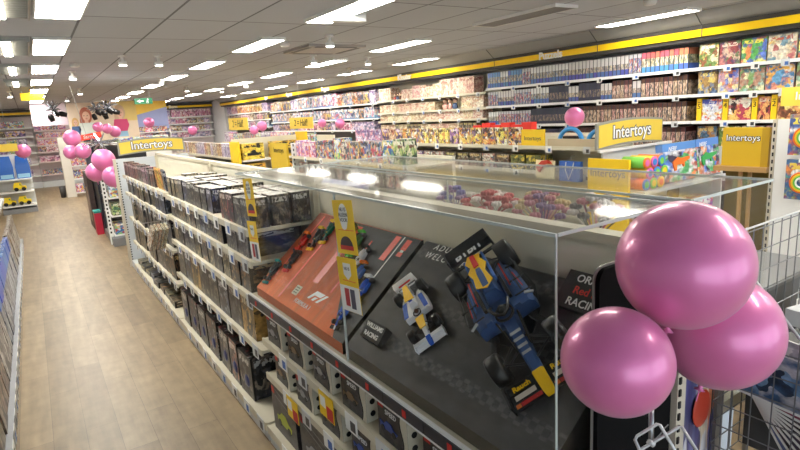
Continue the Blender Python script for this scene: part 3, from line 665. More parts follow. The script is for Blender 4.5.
# ------------------------------------------------------------------ the racing-car display case on the near bay
acr = clear_mat('acrylic', (0.985, 0.99, 0.985), 0.28, 0.03, 0.004)
acr_top = clear_mat('acrylic_top', (0.98, 0.985, 0.98), 0.42, 0.06, 0.04)
acr_edge = mat('acrylic_edge', (196, 204, 200), 0.25)
def case(label, x0, x1, y0, y1, z0, z1, sides):
    t = thing('display_case', label, 'display case', ((x0+x1)/2, (y0+y1)/2, z0)); th = 0.006
    MB().box(x0, y0, z1, x1, y1, z1+th).part('top_pane', acr_top, t)
    if 'f' in sides:
        ym = 1.885
        MB().box(x0, y0+th+0.0005, z0, x0+th, ym-0.003, z1-0.0005).part('front_pane', acr, t)
        MB().box(x0, ym+0.003, z0, x0+th, y1-th-0.0005, z1-0.0005).part('front_pane', acr, t)
        MB().box(x0-0.002, ym-0.003, z0, x0+th, ym+0.003, z1-0.0005).part('joint_strip', acr_edge, t)
    if 'b' in sides: MB().box(x1-th, y0+th+0.0005, z0, x1, y1-th-0.0005, z1-0.0005).part('rear_pane', acr, t)
    MB().box(x0, y0, z0, x1, y0+th, z1-0.0005).part('end_pane', acr, t)
    MB().box(x0, y1-th, z0, x1, y1, z1-0.0005).part('end_pane', acr, t)
    e = 0.004
    for xx in (x0, x1):
        MB().box(xx-e/2-0.001, y0-0.001, z1-0.001, xx+e/2+0.001, y1+0.001, z1+th+0.001).part('edge_strip', acr_edge, t)
    for yy in (y0, y1): MB().box(x0+0.006, yy-e/2, z1-0.001, x1-0.006, yy+e/2, z1+th+0.001).part('edge_strip', acr_edge, t)
    MB().box(x0-0.003, y0-0.003, z0, x0+0.001, y0+0.001, z1).part('corner_strip', acr_edge, t)
    return t
c1 = case('long clear acrylic case over the racing-car models, nearest the aisle', 0.937, 1.425, 0.80, 3.10, 1.0065, 1.705, 'f')
c2 = case('second clear acrylic case behind the racing cars, holding flower models', 1.495, 1.985, 0.80, 3.12, 1.0005, 1.705, 'fb')
t = thing('display_plinth', 'cream display board with dark label rail carrying the racing-car models', 'display board', (1.2, 1.95, 0.93))
MB().box(0.94, 0.80, 0.955, 1.434, 3.08, 0.9985).part('board', cream, t)
MB().box(0.925, 0.80, 0.938, 0.9365, 3.08, 1.006).part('price_rail', white, t)
for k in range(9):
    ya = 0.84+k*0.25
    MB().box(0.9195, ya, 0.953, 0.9245, ya+0.247, 0.996).part('label_strip', dark_lbl, t)
    MB().box(0.9175, ya+0.1, 0.962, 0.9193, ya+0.122, 0.988).part('red_mark', red, t)
t = thing('display_plinth', 'cream display board under the flower models', 'display board', (1.74, 1.95, 0.93))
MB().box(1.4935, 0.80, 0.955, 1.985, 3.10, 0.9985).part('board', cream, t)
t = thing('riser_box', 'pale grey riser box under the flower models in second case', 'riser', (1.74, 1.95, 1.0))
MB().box(1.53, 0.86, 1.0012, 1.95, 3.05, 1.44).part('box', mat('riser_grey', (150, 148, 146), 0.5), t)
MB().box(1.52, 0.85, 1.4405, 1.96, 3.06, 1.452).part('lid', mat('riser_top', (128, 126, 126), 0.35), t)

# sloping printed boards
A0 = Vector((0.958, 0, 1.05)); B0 = Vector((1.40, 0, 1.42))
DU = (B0-A0).normalized(); NRM = Vector((-DU.z, 0, DU.x)); EX = Vector((0, -1, 0))
SL = (B0-A0).length
def bp_(y, v, h=0.0): return A0+Vector((0, y, 0))+DU*v+NRM*h
def slope_board(name, label, y0, y1, m, mf):
    t = thing(name, label, 'display board', ((A0.x+B0.x)/2, (y0+y1)/2, 1.0))
    b = MB()
    prof = [(A0.x, 1.0012), (B0.x+0.01, 1.0012), (B0.x+0.01, B0.z), (B0.x, B0.z), (A0.x, A0.z)]
    i = len(b.v)
    for y in (y0, y1):
        for p in prof: b.v.append((p[0], y, p[1]))
    n = len(prof)
    b.face([i+k for k in range(n)], 2); b.face([i+n+k for k in range(n)][::-1], 2)
    for k in range(n):
        k2 = (k+1) % n
        top = (k == 3)
        b.face((i+k2, i+k, i+n+k, i+n+k2), 0 if top else (1), [(0, 0), (0, 1), (1, 1), (1, 0)] if top else None)
    return b.part('board', [m, mf, black], t), t
def grid_board():
    m = bpy.data.materials.new('print_start_grid'); m.use_nodes = True; nt = m.node_tree; b = nt.nodes['Principled BSDF']; L = nt.links.new
    tc = N(nt, 'ShaderNodeTexCoord'); sp_ = N(nt, 'ShaderNodeSeparateXYZ'); L(tc.outputs['UV'], sp_.inputs[0]); u, v = sp_.outputs[0], sp_.outputs[1]
    # u runs from the right end (0) to the left end (1), v up the slope: printed grey track on the right, orange and red lanes on the left
    q = math_(nt, 'SUBTRACT', u, math_(nt, 'MULTIPLY', v, 0.50))
    k = math_(nt, 'GREATER_THAN', q, 0.085)
    nz = N(nt, 'ShaderNodeTexNoise'); nz.inputs['Scale'].default_value = 1; nz.inputs['Detail'].default_value = 3
    mp = N(nt, 'ShaderNodeMapping'); mp.inputs['Scale'].default_value = (22, 1.2, 1); L(tc.outputs['UV'], mp.inputs[0]); L(mp.outputs[0], nz.inputs['Vector'])
    rp = N(nt, 'ShaderNodeValToRGB')
    cs = [(0.30, (120, 78, 60)), (0.45, (196, 88, 46)), (0.55, (220, 84, 50)), (0.62, (236, 120, 60)), (0.75, (160, 60, 50))]
    while len(rp.color_ramp.elements) < len(cs): rp.color_ramp.elements.new(0.5)
    for e, (p, c) in zip(rp.color_ramp.elements, cs): e.position = p; e.color = srgb(*c)+(1,)
    L(nz.outputs['Fac'], rp.inputs[0])
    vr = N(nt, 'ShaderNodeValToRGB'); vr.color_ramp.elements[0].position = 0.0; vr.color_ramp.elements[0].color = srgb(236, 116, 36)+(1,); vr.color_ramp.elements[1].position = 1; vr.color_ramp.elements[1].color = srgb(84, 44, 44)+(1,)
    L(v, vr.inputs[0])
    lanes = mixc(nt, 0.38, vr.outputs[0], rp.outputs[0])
    nz2 = N(nt, 'ShaderNodeTexNoise'); nz2.inputs['Scale'].default_value = 18; nz2.inputs['Detail'].default_value = 4; L(tc.outputs['UV'], nz2.inputs['Vector'])
    g = mixc(nt, nz2.outputs['Fac'], srgb(48, 48, 50), srgb(80, 79, 78))
    L(mixc(nt, k, g, lanes), b.inputs['Base Color']); b.inputs['Roughness'].default_value = 0.55; b.inputs['Specular IOR Level'].default_value = 0.2
    return m
def asphalt_board():
    m = bpy.data.materials.new('print_asphalt'); m.use_nodes = True; nt = m.node_tree; b = nt.nodes['Principled BSDF']; L = nt.links.new
    tc = N(nt, 'ShaderNodeTexCoord'); sp_ = N(nt, 'ShaderNodeSeparateXYZ'); L(tc.outputs['UV'], sp_.inputs[0]); u, v = sp_.outputs[0], sp_.outputs[1]
    nz2 = N(nt, 'ShaderNodeTexNoise'); nz2.inputs['Scale'].default_value = 14; nz2.inputs['Detail'].default_value = 5; L(tc.outputs['UV'], nz2.inputs['Vector'])
    c = mixc(nt, nz2.outputs['Fac'], srgb(52, 52, 54), srgb(92, 91, 90))
    ck = N(nt, 'ShaderNodeTexChecker'); ck.inputs['Scale'].default_value = 1
    mp = N(nt, 'ShaderNodeMapping'); mp.inputs['Scale'].default_value = (44, 25, 1); L(tc.outputs['UV'], mp.inputs[0]); L(mp.outputs[0], ck.inputs['Vector'])
    for lo in (0.14, 0.50, 0.86):
        k = math_(nt, 'MULTIPLY', math_(nt, 'GREATER_THAN', v, lo), math_(nt, 'LESS_THAN', v, lo+0.08))
        c = mixc(nt, math_(nt, 'MULTIPLY', k, math_(nt, 'MULTIPLY', ck.outputs['Fac'], 0.32)), c, srgb(124, 122, 120))
    L(c, b.inputs['Base Color']); b.inputs['Roughness'].default_value = 0.55; b.inputs['Specular IOR Level'].default_value = 0.2
    return m
side_or = mat('board_side_orange', (186, 88, 36), 0.4); side_dk = mat('board_side_dark', (70, 66, 56), 0.4)
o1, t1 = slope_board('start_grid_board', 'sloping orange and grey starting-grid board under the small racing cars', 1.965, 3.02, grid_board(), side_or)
o2, t2 = slope_board('icon_board', 'sloping dark grey board lettered adults welcome under the larger cars', 0.86, 1.935, asphalt_board(), side_dk)
def bm_(y, v, h): # frame on the slope: x to the viewer's right, y up the slope
    p = bp_(y, v, h)
    return Matrix((EX, DU, NRM)).transposed().to_4x4(), p
def btext(root, name, s, y, v, size, m, rot=0.0, h=0.0012, ax='CENTER', **kw):
    M4, p = bm_(y, v, h); M4.translation = p-Vector(root.location)
    return text(name, s, size, m, root, M4 @ Matrix.Rotation(rot, 4, 'Z'), ext=0.0006, ax=ax, **kw)
def bshape(root, name, poly, y, v, m, h=0.0004, rot=0.0):
    p = bp_(y, v, 0)-Vector(root.location); c, s = math.cos(rot), math.sin(rot)
    e1 = EX*c+DU*s; e2 = -EX*s+DU*c
    return MB().prism(poly, h, h+0.0008, (p, e1, e2, NRM)).build(name, m, root)
# print on the boards
btext(t2, 'lettering', 'ADULTS', 1.855, 0.562, 0.043, inkw, shear=0.2, spacing=1.35, ax='LEFT')
btext(t2, 'lettering', 'WELCOME', 1.875, 0.515, 0.043, inkw, shear=0.2, spacing=1.35, ax='LEFT')
bshape(t1, 'emblem_panel', [(-0.03, -0.028), (0.03, -0.028), (0.03, 0.028), (-0.03, 0.028)], 2.60, 0.10, mat('emblem_cream', (236, 226, 196), 0.5))
for q in range(3): bshape(t1, 'emblem_stroke', [(-0.02, -0.003), (0.02, -0.003), (0.02, 0.003), (-0.02, 0.003)], 2.60, 0.085+q*0.015, mat('emblem_olive', (130, 120, 80), 0.5), h=0.0014)
bshape(t1, 'emblem_stripe', [(-0.065, -0.027), (-0.042, -0.027), (-0.015, 0.002), (0.045, 0.002), (0.07, 0.027), (-0.02, 0.027)], 2.40, 0.12, inkw)
bshape(t1, 'emblem_stroke', [(-0.018, -0.027), (0.006, -0.027), (0.018, -0.012), (0.03, -0.005), (-0.002, -0.005)], 2.40, 0.12, inkw)
bshape(t1, 'emblem_stroke', [(0.028, -0.027), (0.05, -0.027), (0.104, 0.027), (0.082, 0.027)], 2.40, 0.12, inkw)
btext(t1, 'lettering', 'FORMULA 1', 2.46, 0.052, 0.034, inkw)
lane = mat('lane_red', (238, 84, 60), 0.4); lanew = mat('lane_white', (226, 224, 220), 0.4)
for yy, va, vb, w, m in ((2.93, 0.04, 0.56, 0.006, lane), (2.72, 0.02, 0.56, 0.008, lane), (2.50, 0.18, 0.56, 0.028, lane), (2.31, 0.17, 0.5, 0.006, lane), (2.135, 0.42, 0.565, 0.022, lane), (2.09, 0.28, 0.57, 0.004, lanew)):
    bshape(t1, 'lane_line', [(-w, va), (w, va), (w, vb), (-w, vb)], yy, 0, m)
bshape(t1, 'red_patch', [(-0.02, -0.03), (0.02, -0.03), (0.02, 0.03), (-0.02, 0.03)], 2.04, 0.53, lane)
bshape(t1, 'red_patch', [(-0.018, -0.012), (0.018, -0.012), (0.018, 0.012), (-0.018, 0.012)], 2.04, 0.475, lane)
bshape(t1, 'white_patch', [(-0.012, -0.014), (0.012, -0.014), (0.012, 0.014), (-0.012, 0.014)], 2.04, 0.50, lanew)
# name blocks standing on the board
def name_block(name, label, y, v, w, d, h, lines, size, cols):
    M4, p = bm_(y, v, 0.0008)
    t = bpy.data.objects.new(name, None); COL.objects.link(t); M4.translation = p; t.matrix_world = M4; tag(t, label, 'sign')
    b = MB(); b.loft([[(-w/2, -d/2, 0), (w/2, -d/2, 0), (w/2, d/2, 0), (-w/2, d/2, 0)], [(-w/2, -d/2, h*0.55), (w/2, -d/2, h*0.55), (w/2, d/2, h), (-w/2, d/2, h)]], smooth=False); b.build('block', mat('block_dark', (34, 33, 33), 0.35), t)
    a = math.atan2(h*0.45, d)
    for k, (s, c) in enumerate(zip(lines, cols)):
        yy = d/2-d*(k+0.6)/(len(lines)+0.2)
        text('lettering', s, size, c, t, Matrix.Translation((0, yy, h*0.775+yy*h*0.45/d+0.001)) @ Matrix.Rotation(a, 4, 'X'), ext=0.0006, offset=0.0005)
    return t
name_block('name_block', 'small dark block with two lines of white lettering beside the white car', 1.80, 0.105, 0.14, 0.075, 0.04, ['WILLIAMS', 'RACING'], 0.027, [inkw, inkw])
name_block('name_block', 'dark block with white and red lettering seen through the case end', 1.02, 0.535, 0.22, 0.13, 0.035, ['ORACLE', 'Red Bull', 'RACING'], 0.037, [inkw, mat('print_scarlet', (226, 50, 40), 0.5), inkw])

# ---- racing cars
tyre = mat('tyre_black', (20, 20, 21), 0.45); hubm = mat('hub_grey', (70, 70, 74), 0.4, 0.5)
def racing_car(L, body, accent, wing, detail, nose=None, helmet=None, pod=None, cover=None, halo=True):
    """length L along +X (nose), wheels on z = 0"""
    t = bpy.data.objects.new('model_racing_car', None); COL.objects.link(t)
    pod = pod or body; cover = cover or body
    k = L
    def sec(x, w, z0, z1, c=0.35):
        w *= k; z0 *= k; z1 *= k; x *= k
        return [(x, -w, z0), (x, w, z0), (x, w, z0+(z1-z0)*(1-c)), (x, w*(1-c), z1), (x, -w*(1-c), z1), (x, -w, z0+(z1-z0)*(1-c))]
    MB().prism([(-0.40*k, -0.12*k), (-0.30*k, -0.155*k), (0.04*k, -0.155*k), (0.16*k, -0.06*k), (0.16*k, 0.06*k), (0.04*k, 0.155*k), (-0.30*k, 0.155*k), (-0.40*k, 0.12*k)], 0.018*k, 0.03*k).build('floor', black, t)
    MB().loft([sec(-0.40, 0.018, 0.05, 0.085), sec(-0.30, 0.03, 0.04, 0.12), sec(-0.16, 0.042, 0.032, 0.175), sec(-0.06, 0.045, 0.032, 0.178), sec(-0.05, 0.05, 0.032, 0.11), sec(0.07, 0.048, 0.032, 0.105), sec(0.12, 0.042, 0.032, 0.10), sec(0.30, 0.028, 0.045, 0.085), sec(0.43, 0.024, 0.045, 0.068)], smooth=False).build('bodywork', body, t)
    MB().loft([sec(-0.34, 0.012, 0.115, 0.16, 0.2), sec(-0.20, 0.016, 0.17, 0.20, 0.2), sec(-0.08, 0.020, 0.172, 0.205, 0.2)], smooth=False).build('engine_cover', cover, t)
    for s in (-1, 1):
        q = [[(x, y+s*0.092*k, z) for x, y, z in sec(a, w_, z0, z1)] for a, w_, z0, z1 in ((-0.33, 0.026, 0.035, 0.075), (-0.18, 0.056, 0.032, 0.112), (0.0, 0.066, 0.032, 0.128), (0.07, 0.058, 0.045, 0.122))]
        MB().loft(q, smooth=False).build('sidepod', pod, t)
    b = MB(); b.tube([(0.045*k+0.045*k*math.cos(a), 0.045*k*math.sin(a), 0.112*k) for a in [2*PI*i/14 for i in range(14)]], 0.007*k, n=6, closed=True); b.build('cockpit_rim', black, t)
    MB().ball((0.035*k, 0, 0.125*k), 0.026*k, n=10).build('helmet', helmet or accent, t)
    if halo:
        b = MB(); b.tube([(-0.02*k, -0.048*k, 0.12*k), (0.02*k, -0.052*k, 0.155*k), (0.08*k, -0.03*k, 0.16*k), (0.10*k, 0, 0.158*k), (0.08*k, 0.03*k, 0.16*k), (0.02*k, 0.052*k, 0.155*k), (-0.02*k, 0.048*k, 0.12*k)], 0.008*k, n=6)
        b.build('halo', black, t)
    # wings
    b = MB()
    for i, (x, z, w_) in enumerate(((0.455, 0.028, 0.17), (0.425, 0.04, 0.165), (0.395, 0.054, 0.16))): b.obox((x*k, 0, z*k), (0.018*k, 0, -0.004*k), (0, w_*k, 0), (0.0005*k, 0, 0.003*k))
    for s in (-1, 1): b.box(0.37*k, s*0.172*k-0.004*k, 0.012*k, 0.475*k, s*0.172*k+0.004*k, 0.075*k)
    for q in (0.41, 0.44): b.box(q*k-0.004*k, -0.172*k, 0.012*k, q*k+0.004*k, 0.172*k, 0.03*k)
    b.build('front_wing', wing, t)
    MB().loft([sec(0.38, 0.028, 0.046, 0.078, 0.25), sec(0.47, 0.024, 0.036, 0.062, 0.25), sec(0.492, 0.018, 0.034, 0.052, 0.25)], smooth=False).build('nose_tip', nose or accent, t)
    b = MB()
    b.obox((-0.425*k, 0, 0.165*k), (0.03*k, 0, -0.012*k), (0, 0.125*k, 0), (0.001*k, 0, 0.004*k)); b.obox((-0.445*k, 0, 0.19*k), (0.022*k, 0, -0.014*k), (0, 0.125*k, 0), (0.001*k, 0, 0.004*k))
    for s in (-1, 1): b.box(-0.47*k, s*0.127*k-0.004*k, 0.07*k, -0.39*k, s*0.127*k+0.004*k, 0.205*k)
    b.box(-0.46*k, -0.127*k, 0.075*k, -0.44*k, 0.127*k, 0.083*k); b.box(-0.45*k, -0.01*k, 0.06*k, -0.43*k, 0.01*k, 0.165*k)
    b.build('rear_wing', wing, t)
    b = MB()
    for s in (-1, 1):
        for (xa, za, xb, zb, yb) in ((0.20, 0.085, 0.275, 0.08, 0.12), (0.33, 0.08, 0.275, 0.08, 0.12), (0.22, 0.05, 0.275, 0.045, 0.12), (-0.25, 0.09, -0.335, 0.085, 0.115), (-0.39, 0.08, -0.335, 0.085, 0.115), (-0.27, 0.05, -0.335, 0.05, 0.115)):
            b.tube([(xa*k, s*0.03*k, za*k), (xb*k, s*yb*k, zb*k)], 0.0055*k, n=5)
    b.build('suspension', mat('suspension_grey', (60, 60, 62), 0.4, 0.3), t)
    for xw, r, wd, yy in ((0.275, 0.072, 0.068, 0.150), (-0.335, 0.078, 0.082, 0.150)):
        for s in (-1, 1):
            b = MB(); h_ = wd/2*k; R_ = r*k
            b.lathe([(R_*0.62, -h_), (R_*0.92, -h_), (R_, -h_*0.7), (R_, h_*0.7), (R_*0.92, h_), (R_*0.62, h_)], c=(xw*k, s*yy*k, R_), axis=(0, 1, 0), n=22 if detail else 12)
            wh = b.build('wheel', tyre, t)
            b = MB(); b.lathe([(R_*0.6, -0.002*k), (R_*0.58, 0.003*k), (R_*0.2, 0.006*k)], c=(xw*k, s*(yy*k+h_), R_), axis=(0, s, 0), n=16 if detail else 8)
            b.build('hub', hubm, wh)
            if detail:
                b = MB(); b.lathe([(R_*0.93, 0), (R_*0.93, 0.0012), (R_*0.80, 0.0012), (R_*0.80, 0)], c=(xw*k, s*(yy*k+h_)-0.0004*s, R_), axis=(0, s, 0), n=22); b.build('tyre_ring', mat('ring_grey', (120, 120, 122), 0.4), wh)
    return t
def on_slope(t, ya, va, yb, vb, h=0.0015):
    """tail at (ya, va), nose at (yb, vb) on the slope"""
    f = Vector((0, yb-ya, 0))+DU*(vb-va); f.normalize(); l = NRM.cross(f)
    m = Matrix((f, l, NRM)).transposed().to_4x4(); m.translation = bp_((ya+yb)/2, (va+vb)/2, h); t.matrix_world = m
cb = mat('car_navy', (62, 92, 144), 0.5, spec=0.25); cy_ = mat('car_yellow', (250, 200, 20), 0.5, spec=0.25); cw = mat('car_white', (240, 240, 242), 0.5, spec=0.25); cbl = mat('car_blue', (30, 90, 200), 0.5, spec=0.25); cr = mat('car_red', (206, 36, 30), 0.5, spec=0.25); cor = mat('car_orange', (240, 120, 30), 0.5, spec=0.25); cg = mat('car_green', (20, 110, 76), 0.5, spec=0.25); cteal = mat('car_teal', (40, 150, 150), 0.5, spec=0.25); cdk = mat('car_charcoal', (34, 36, 38), 0.5, spec=0.25); clb = mat('car_sky', (60, 110, 190), 0.5, spec=0.25); clg = mat('car_lime', (70, 180, 60), 0.5, spec=0.25)
big = racing_car(0.70, cb, cr, cdk, True, nose=cy_, helmet=cdk, cover=cb)
tag(big, 'large navy blue racing car with yellow nose and black wheels on dark board', 'model car')
deco = bpy.data.objects.new('decoration', None); COL.objects.link(deco)
k = 0.70
b = MB(); b.prism([(-0.30, -0.018), (-0.26, -0.04), (-0.22, -0.026), (-0.19, -0.045), (-0.14, -0.034), (-0.08, -0.04), (-0.05, 0.0), (-0.08, 0.036), (-0.16, 0.026), (-0.2, 0.044), (-0.25, 0.028), (-0.28, 0.034)], 0, 0.004, ((0, 0, 0.166), (1, 0, 0.1), (0, 1, 0), (0, 0, 1)))
b.build('yellow_emblem', cy_, deco)
b = MB(); b.prism([(-0.285, -0.01), (-0.2, -0.012), (-0.2, 0.012), (-0.285, 0.01)], 0, 0.004, ((0, 0, 0.172), (1, 0, 0.1), (0, 1, 0), (0, 0, 1))); b.build('red_emblem', cr, deco)
for s in (-1, 1):
    for a, b2, w_ in ((-0.22, -0.05, 0.006), (-0.18, 0.0, 0.004)):
        q = MB(); q.obox(((a+b2)/2, s*(0.075 if w_ > 0.005 else 0.10), 0.098), ((b2-a)/2, 0, 0.012), (0, w_/2, 0), (0, 0, 0.0015)); q.build('panel_line', cr if w_ > 0.005 else black, deco)
    q = MB(); q.prism([(-0.27, s*0.128), (-0.02, s*0.15), (0.05, s*0.13), (-0.02, s*0.118)], 0.06, 0.066); q.build('floor_edge', cdk, deco)
Rm = Matrix.Translation((-0.375*1.0, 0, 0.147)) @ Matrix.Rotation(PI/2, 4, 'Z') @ Matrix.Rotation(-0.35, 4, 'X')
text('wing_lettering', 'BYBIT', 0.052, inkw, deco, Matrix.Translation((-0.338, 0, 0.1405)) @ Matrix.Rotation(PI/2, 4, 'Z') @ Matrix.Rotation(0.38, 4, 'X'), ext=0.0012, offset=0.002)
for s, y_ in ((-1, -0.075), (1, 0.075)):
    text('wing_lettering', 'Rauch', 0.028, cy_, deco, Matrix.Translation((0.318, y_, 0.0475)) @ Matrix.Rotation(PI/2, 4, 'Z'), ext=0.0008, offset=0.001)
    MB().box(0.333, y_-0.04, 0.0355, 0.352, y_+0.04, 0.0375).build('wing_mark', mat('mark_cream', (226, 214, 196), 0.5), deco)
    MB().box(0.357, y_-0.03, 0.0260, 0.372, y_+0.05, 0.0280).build('wing_mark', red, deco)
    MB().box(0.357, y_-0.05, 0.0261, 0.372, y_-0.032, 0.0281).build('wing_mark', orange, deco)
for i in range(4): MB().box(0.13+i*0.03, -0.022+i*0.0015, 0.0805-i*0.0045, 0.142+i*0.03, 0.022-i*0.0015, 0.0835-i*0.0045).build('nose_stripe', mat('mark_silver', (170, 174, 180), 0.4), deco)
for s in (-1, 1):
    for i, (xa, ya, xb, yb2, zz, w_, m_) in enumerate(((-0.20, 0.055, -0.02, 0.060, 0.106, 0.003, black), (-0.19, 0.128, 0.0, 0.145, 0.104, 0.003, black), (-0.15, 0.09, -0.145, 0.125, 0.106, 0.004, black), (-0.06, 0.075, -0.055, 0.145, 0.1125, 0.004, black), (0.02, 0.07, 0.025, 0.14, 0.115, 0.003, black),
            (-0.12, 0.085, -0.02, 0.092, 0.1115, 0.004, MATS.get('car_sky') or clb), (-0.10, 0.105, -0.01, 0.113, 0.1115, 0.003, cr), (0.03, 0.105, 0.05, 0.135, 0.1145, 0.010, mat('mark_silver', (170, 174, 180), 0.4)))):
        p_ = Vector((xa, s*ya, zz)); q_ = Vector((xb, s*yb2, zz)); d_ = (q_-p_)/2; n_ = Vector((-d_.y, d_.x, 0)).normalized()*w_/2
        MB().obox((p_+q_)/2, d_, n_, (0, 0, 0.0025)).build('panel_line', m_, deco)
    MB().obox((-0.20, s*0.042, 0.125), (0.10, 0, 0.012), (0, 0.004, 0.0), (0, 0, 0.014)).build('engine_panel', clb, deco)
    MB().obox((-0.05, s*0.055, 0.118), (0.06, 0, 0), (0, 0.006, 0), (0, 0, 0.008)).build('cockpit_side', cdk, deco)
    MB().obox((0.13, s*0.038, 0.075), (0.07, -s*0.008, -0.006), (0, 0.003, 0), (0, 0, 0.012)).build('nose_side', cdk, deco)
    MB().obox((0.13, s*0.10, 0.05), (0.05, s*0.02, 0), (0.0, 0.012, 0), (0, 0, 0.012)).build('brake_duct', cdk, deco)
for s in (-1, 1):
    MB().box(0.06, s*0.062-0.012, 0.112, 0.072, s*0.062+0.012, 0.126).build('mirror', cb, deco)
for ch in list(deco.children):
    if ch.data.users == 1: ch.data.transform(Matrix.Diagonal((0.875,)*3+(1,)) @ ch.matrix_basis); ch.parent = big; ch.matrix_basis = Matrix()
bpy.data.objects.remove(deco)
on_slope(big, 1.551, 0.549, 0.945, 0.20)
wil = racing_car(0.37, cw, cbl, cw, True, nose=cbl, helmet=mat('helmet_brown', (80, 50, 40), 0.3), pod=cw, cover=cbl, halo=False)
tag(wil, 'medium white, blue and yellow racing car beside the small dark name block', 'model car')
deco = bpy.data.objects.new('decoration', None); COL.objects.link(deco)
MB().prism([(-0.15, -0.012), (-0.04, -0.026), (-0.03, 0.026), (-0.15, 0.012)], 0.0935, 0.097).build('yellow_panel', cy_, deco)
MB().prism([(0.05, -0.023), (0.13, -0.016), (0.13, 0.016), (0.05, 0.023)], 0.0475, 0.051).build('yellow_panel', cy_, deco)
for s in (-1, 1): MB().obox((-0.03, s*0.052, 0.056), (0.055, s*0.006, 0.004), (0, 0.012, 0), (0, 0, 0.0015)).build('blue_stripe', cbl, deco)
MB().obox((-0.199, 0, 0.0785), (0.012, 0, -0.005), (0, 0.035, 0), (0, 0, 0.0012)).build('red_wing_mark', cr, deco)
MB().box(0.17, -0.078, 0.0275, 0.192, 0.078, 0.029).build('white_wing', cw, deco)
for ch in list(deco.children):
    ch.data.transform(Matrix.Diagonal((0.804,)*3+(1,))); ch.parent = wil
bpy.data.objects.remove(deco)
on_slope(wil, 1.80, 0.34, 1.49, 0.175)
small = [(2.965, 0.20, 0.035, cdk, cteal, 'black and teal', 'at the front of the left file'), (2.86, 0.32, 0.16, cdk, cr, 'black and red', 'second in the left file'), (2.905, 0.44, 0.28, cr, cor, 'red and orange', 'third in the left file'), (2.80, 0.50, 0.35, cdk, cy_, 'black and yellow', 'fourth in the left file'),
         (2.735, 0.565, 0.42, cg, cy_, 'green with a yellow helmet', 'last in the left file'),
         (2.52, 0.56, 0.45, cbl, cdk, 'blue and black', 'last in the right file'), (2.40, 0.545, 0.41, cg, clg, 'green and lime', 'second from the back of the right file'), (2.27, 0.47, 0.33, cw, cdk, 'white and black', 'third from the front of the right file'),
         (2.19, 0.385, 0.24, clb, cor, 'pale blue and orange', 'second in the right file'), (2.08, 0.32, 0.19, cbl, cw, 'blue and white', 'at the front of the right file'), (2.09, 0.17, 0.05, cbl, cw, 'dark blue and pale', 'lowest on the board behind the yellow strip')]
for y, va, vb, bm, am, wd, where in small:
    va *= 0.93; vb *= 0.93
    c = racing_car(0.166, bm, am, am if wd.startswith('dark') is False else cdk, False, nose=am, helmet=am)
    on_slope(c, y+0.012, va+0.01, y-0.012, vb+0.005)
    tag(c, 'small %s racing car %s' % (wd, where), 'model car', 'small racing cars on the starting grid')
# yellow promotion strips hung on the case front
def hang_strip(label, ya, yb, z0, z1, kind, x=0.928, tilt=0.0):
    t = thing('promotion_strip', label, 'strip', (x, (ya+yb)/2, z1)); w = yb-ya; h = z1-z0
    MB().box(-0.0012, -w/2, -h, 0, w/2, 0).build('card', yellow if kind < 2 else paper, t)
    if kind == 0:
        b = MB(); b.prism([(0.035*math.cos(a), 0.045*math.sin(a)-0.01*(math.sin(a) < -0.8)) for a in [2*PI*i/18 for i in range(18)]], -0.0004, 0.0004, ((-0.0018, 0.0, -h*0.28), (0, -1, 0), (0, 0, 1), (1, 0, 0)), m=0); b.build('badge', paper, t)
        for q, s in enumerate(('NU IS', 'ALLEEN', 'VOOR')): text('lettering', s, 0.021, mat('ink_grey', (80, 76, 80), 0.5), t, face_x((-0.0028, 0.0, -h*0.28+0.022-q*0.02)), ext=0.0003)
        MB().box(-0.0018, -w*0.42, -h*0.56, -0.0013, w*0.34, -h*0.545).build('text_line', orange, t)
        b = MB(); b.prism([(0.05*math.cos(a), 0.04*math.sin(a)) for a in [PI*i/12 for i in range(13)]], -0.0004, 0.0004, ((-0.0018, 0, -h*0.86), (0, -1, 0), (0, 0, 1), (1, 0, 0))); b.build('picture', mat('pic_dark_crowd', (70, 56, 60), 0.5), t)
        MB().box(-0.0024, -0.052, -h*0.92, -0.0014, 0.052, -h*0.84).build('picture_band', red, t)
    else:
        MB().box(-0.0018, -w/2+0.001, -h+0.001, -0.0013, w/2-0.001, -h*0.52).build('white_field', paper, t)
        b = MB(); b.prism([(-0.03, 0.03), (-0.03, -0.015), (0, -0.035), (0.03, -0.015), (0.03, 0.03)], -0.0004, 0.0004, ((-0.0018, 0, -h*0.24), (0, -1, 0), (0, 0, 1), (1, 0, 0))); b.build('badge', paper, t)
        text('lettering', 'NU IS', 0.018, MATS.get('ink_grey') or mat('ink_grey', (80, 76, 80), 0.5), t, face_x((-0.0028, 0.0, -h*0.2)), ext=0.0003)
        MB().box(-0.0018, -w*0.38, -h*0.43, -0.0013, w*0.3, -h*0.415).build('text_line', orange, t)
        MB().box(-0.0024, 0.005, -h*0.9, -0.0019, 0.04, -h*0.57).build('picture', mat('pic_crimson', (176, 40, 50), 0.5), t)
        MB().box(-0.0024, -0.04, -h*0.93, -0.0019, -0.005, -h*0.57).build('picture', mat('pic_slate', (70, 72, 90), 0.5), t)
    t.rotation_euler = (tilt, 0, 0)
    return t
hang_strip('upper yellow promotion strip on the case front beside the joint', 1.725, 1.885, 1.482, 1.688, 0, tilt=-0.10)
hang_strip('lower yellow and white promotion strip on the case front beside the joint', 1.725, 1.88, 1.252, 1.466, 1, x=0.925, tilt=-0.10)
hang_strip('upper yellow promotion strip at the far end of the case front', 2.803, 2.953, 1.492, 1.696, 0, tilt=-0.10)
hang_strip('lower yellow and white promotion strip at the far end of case front', 2.808, 2.955, 1.242, 1.464, 1, x=0.925, tilt=-0.10)
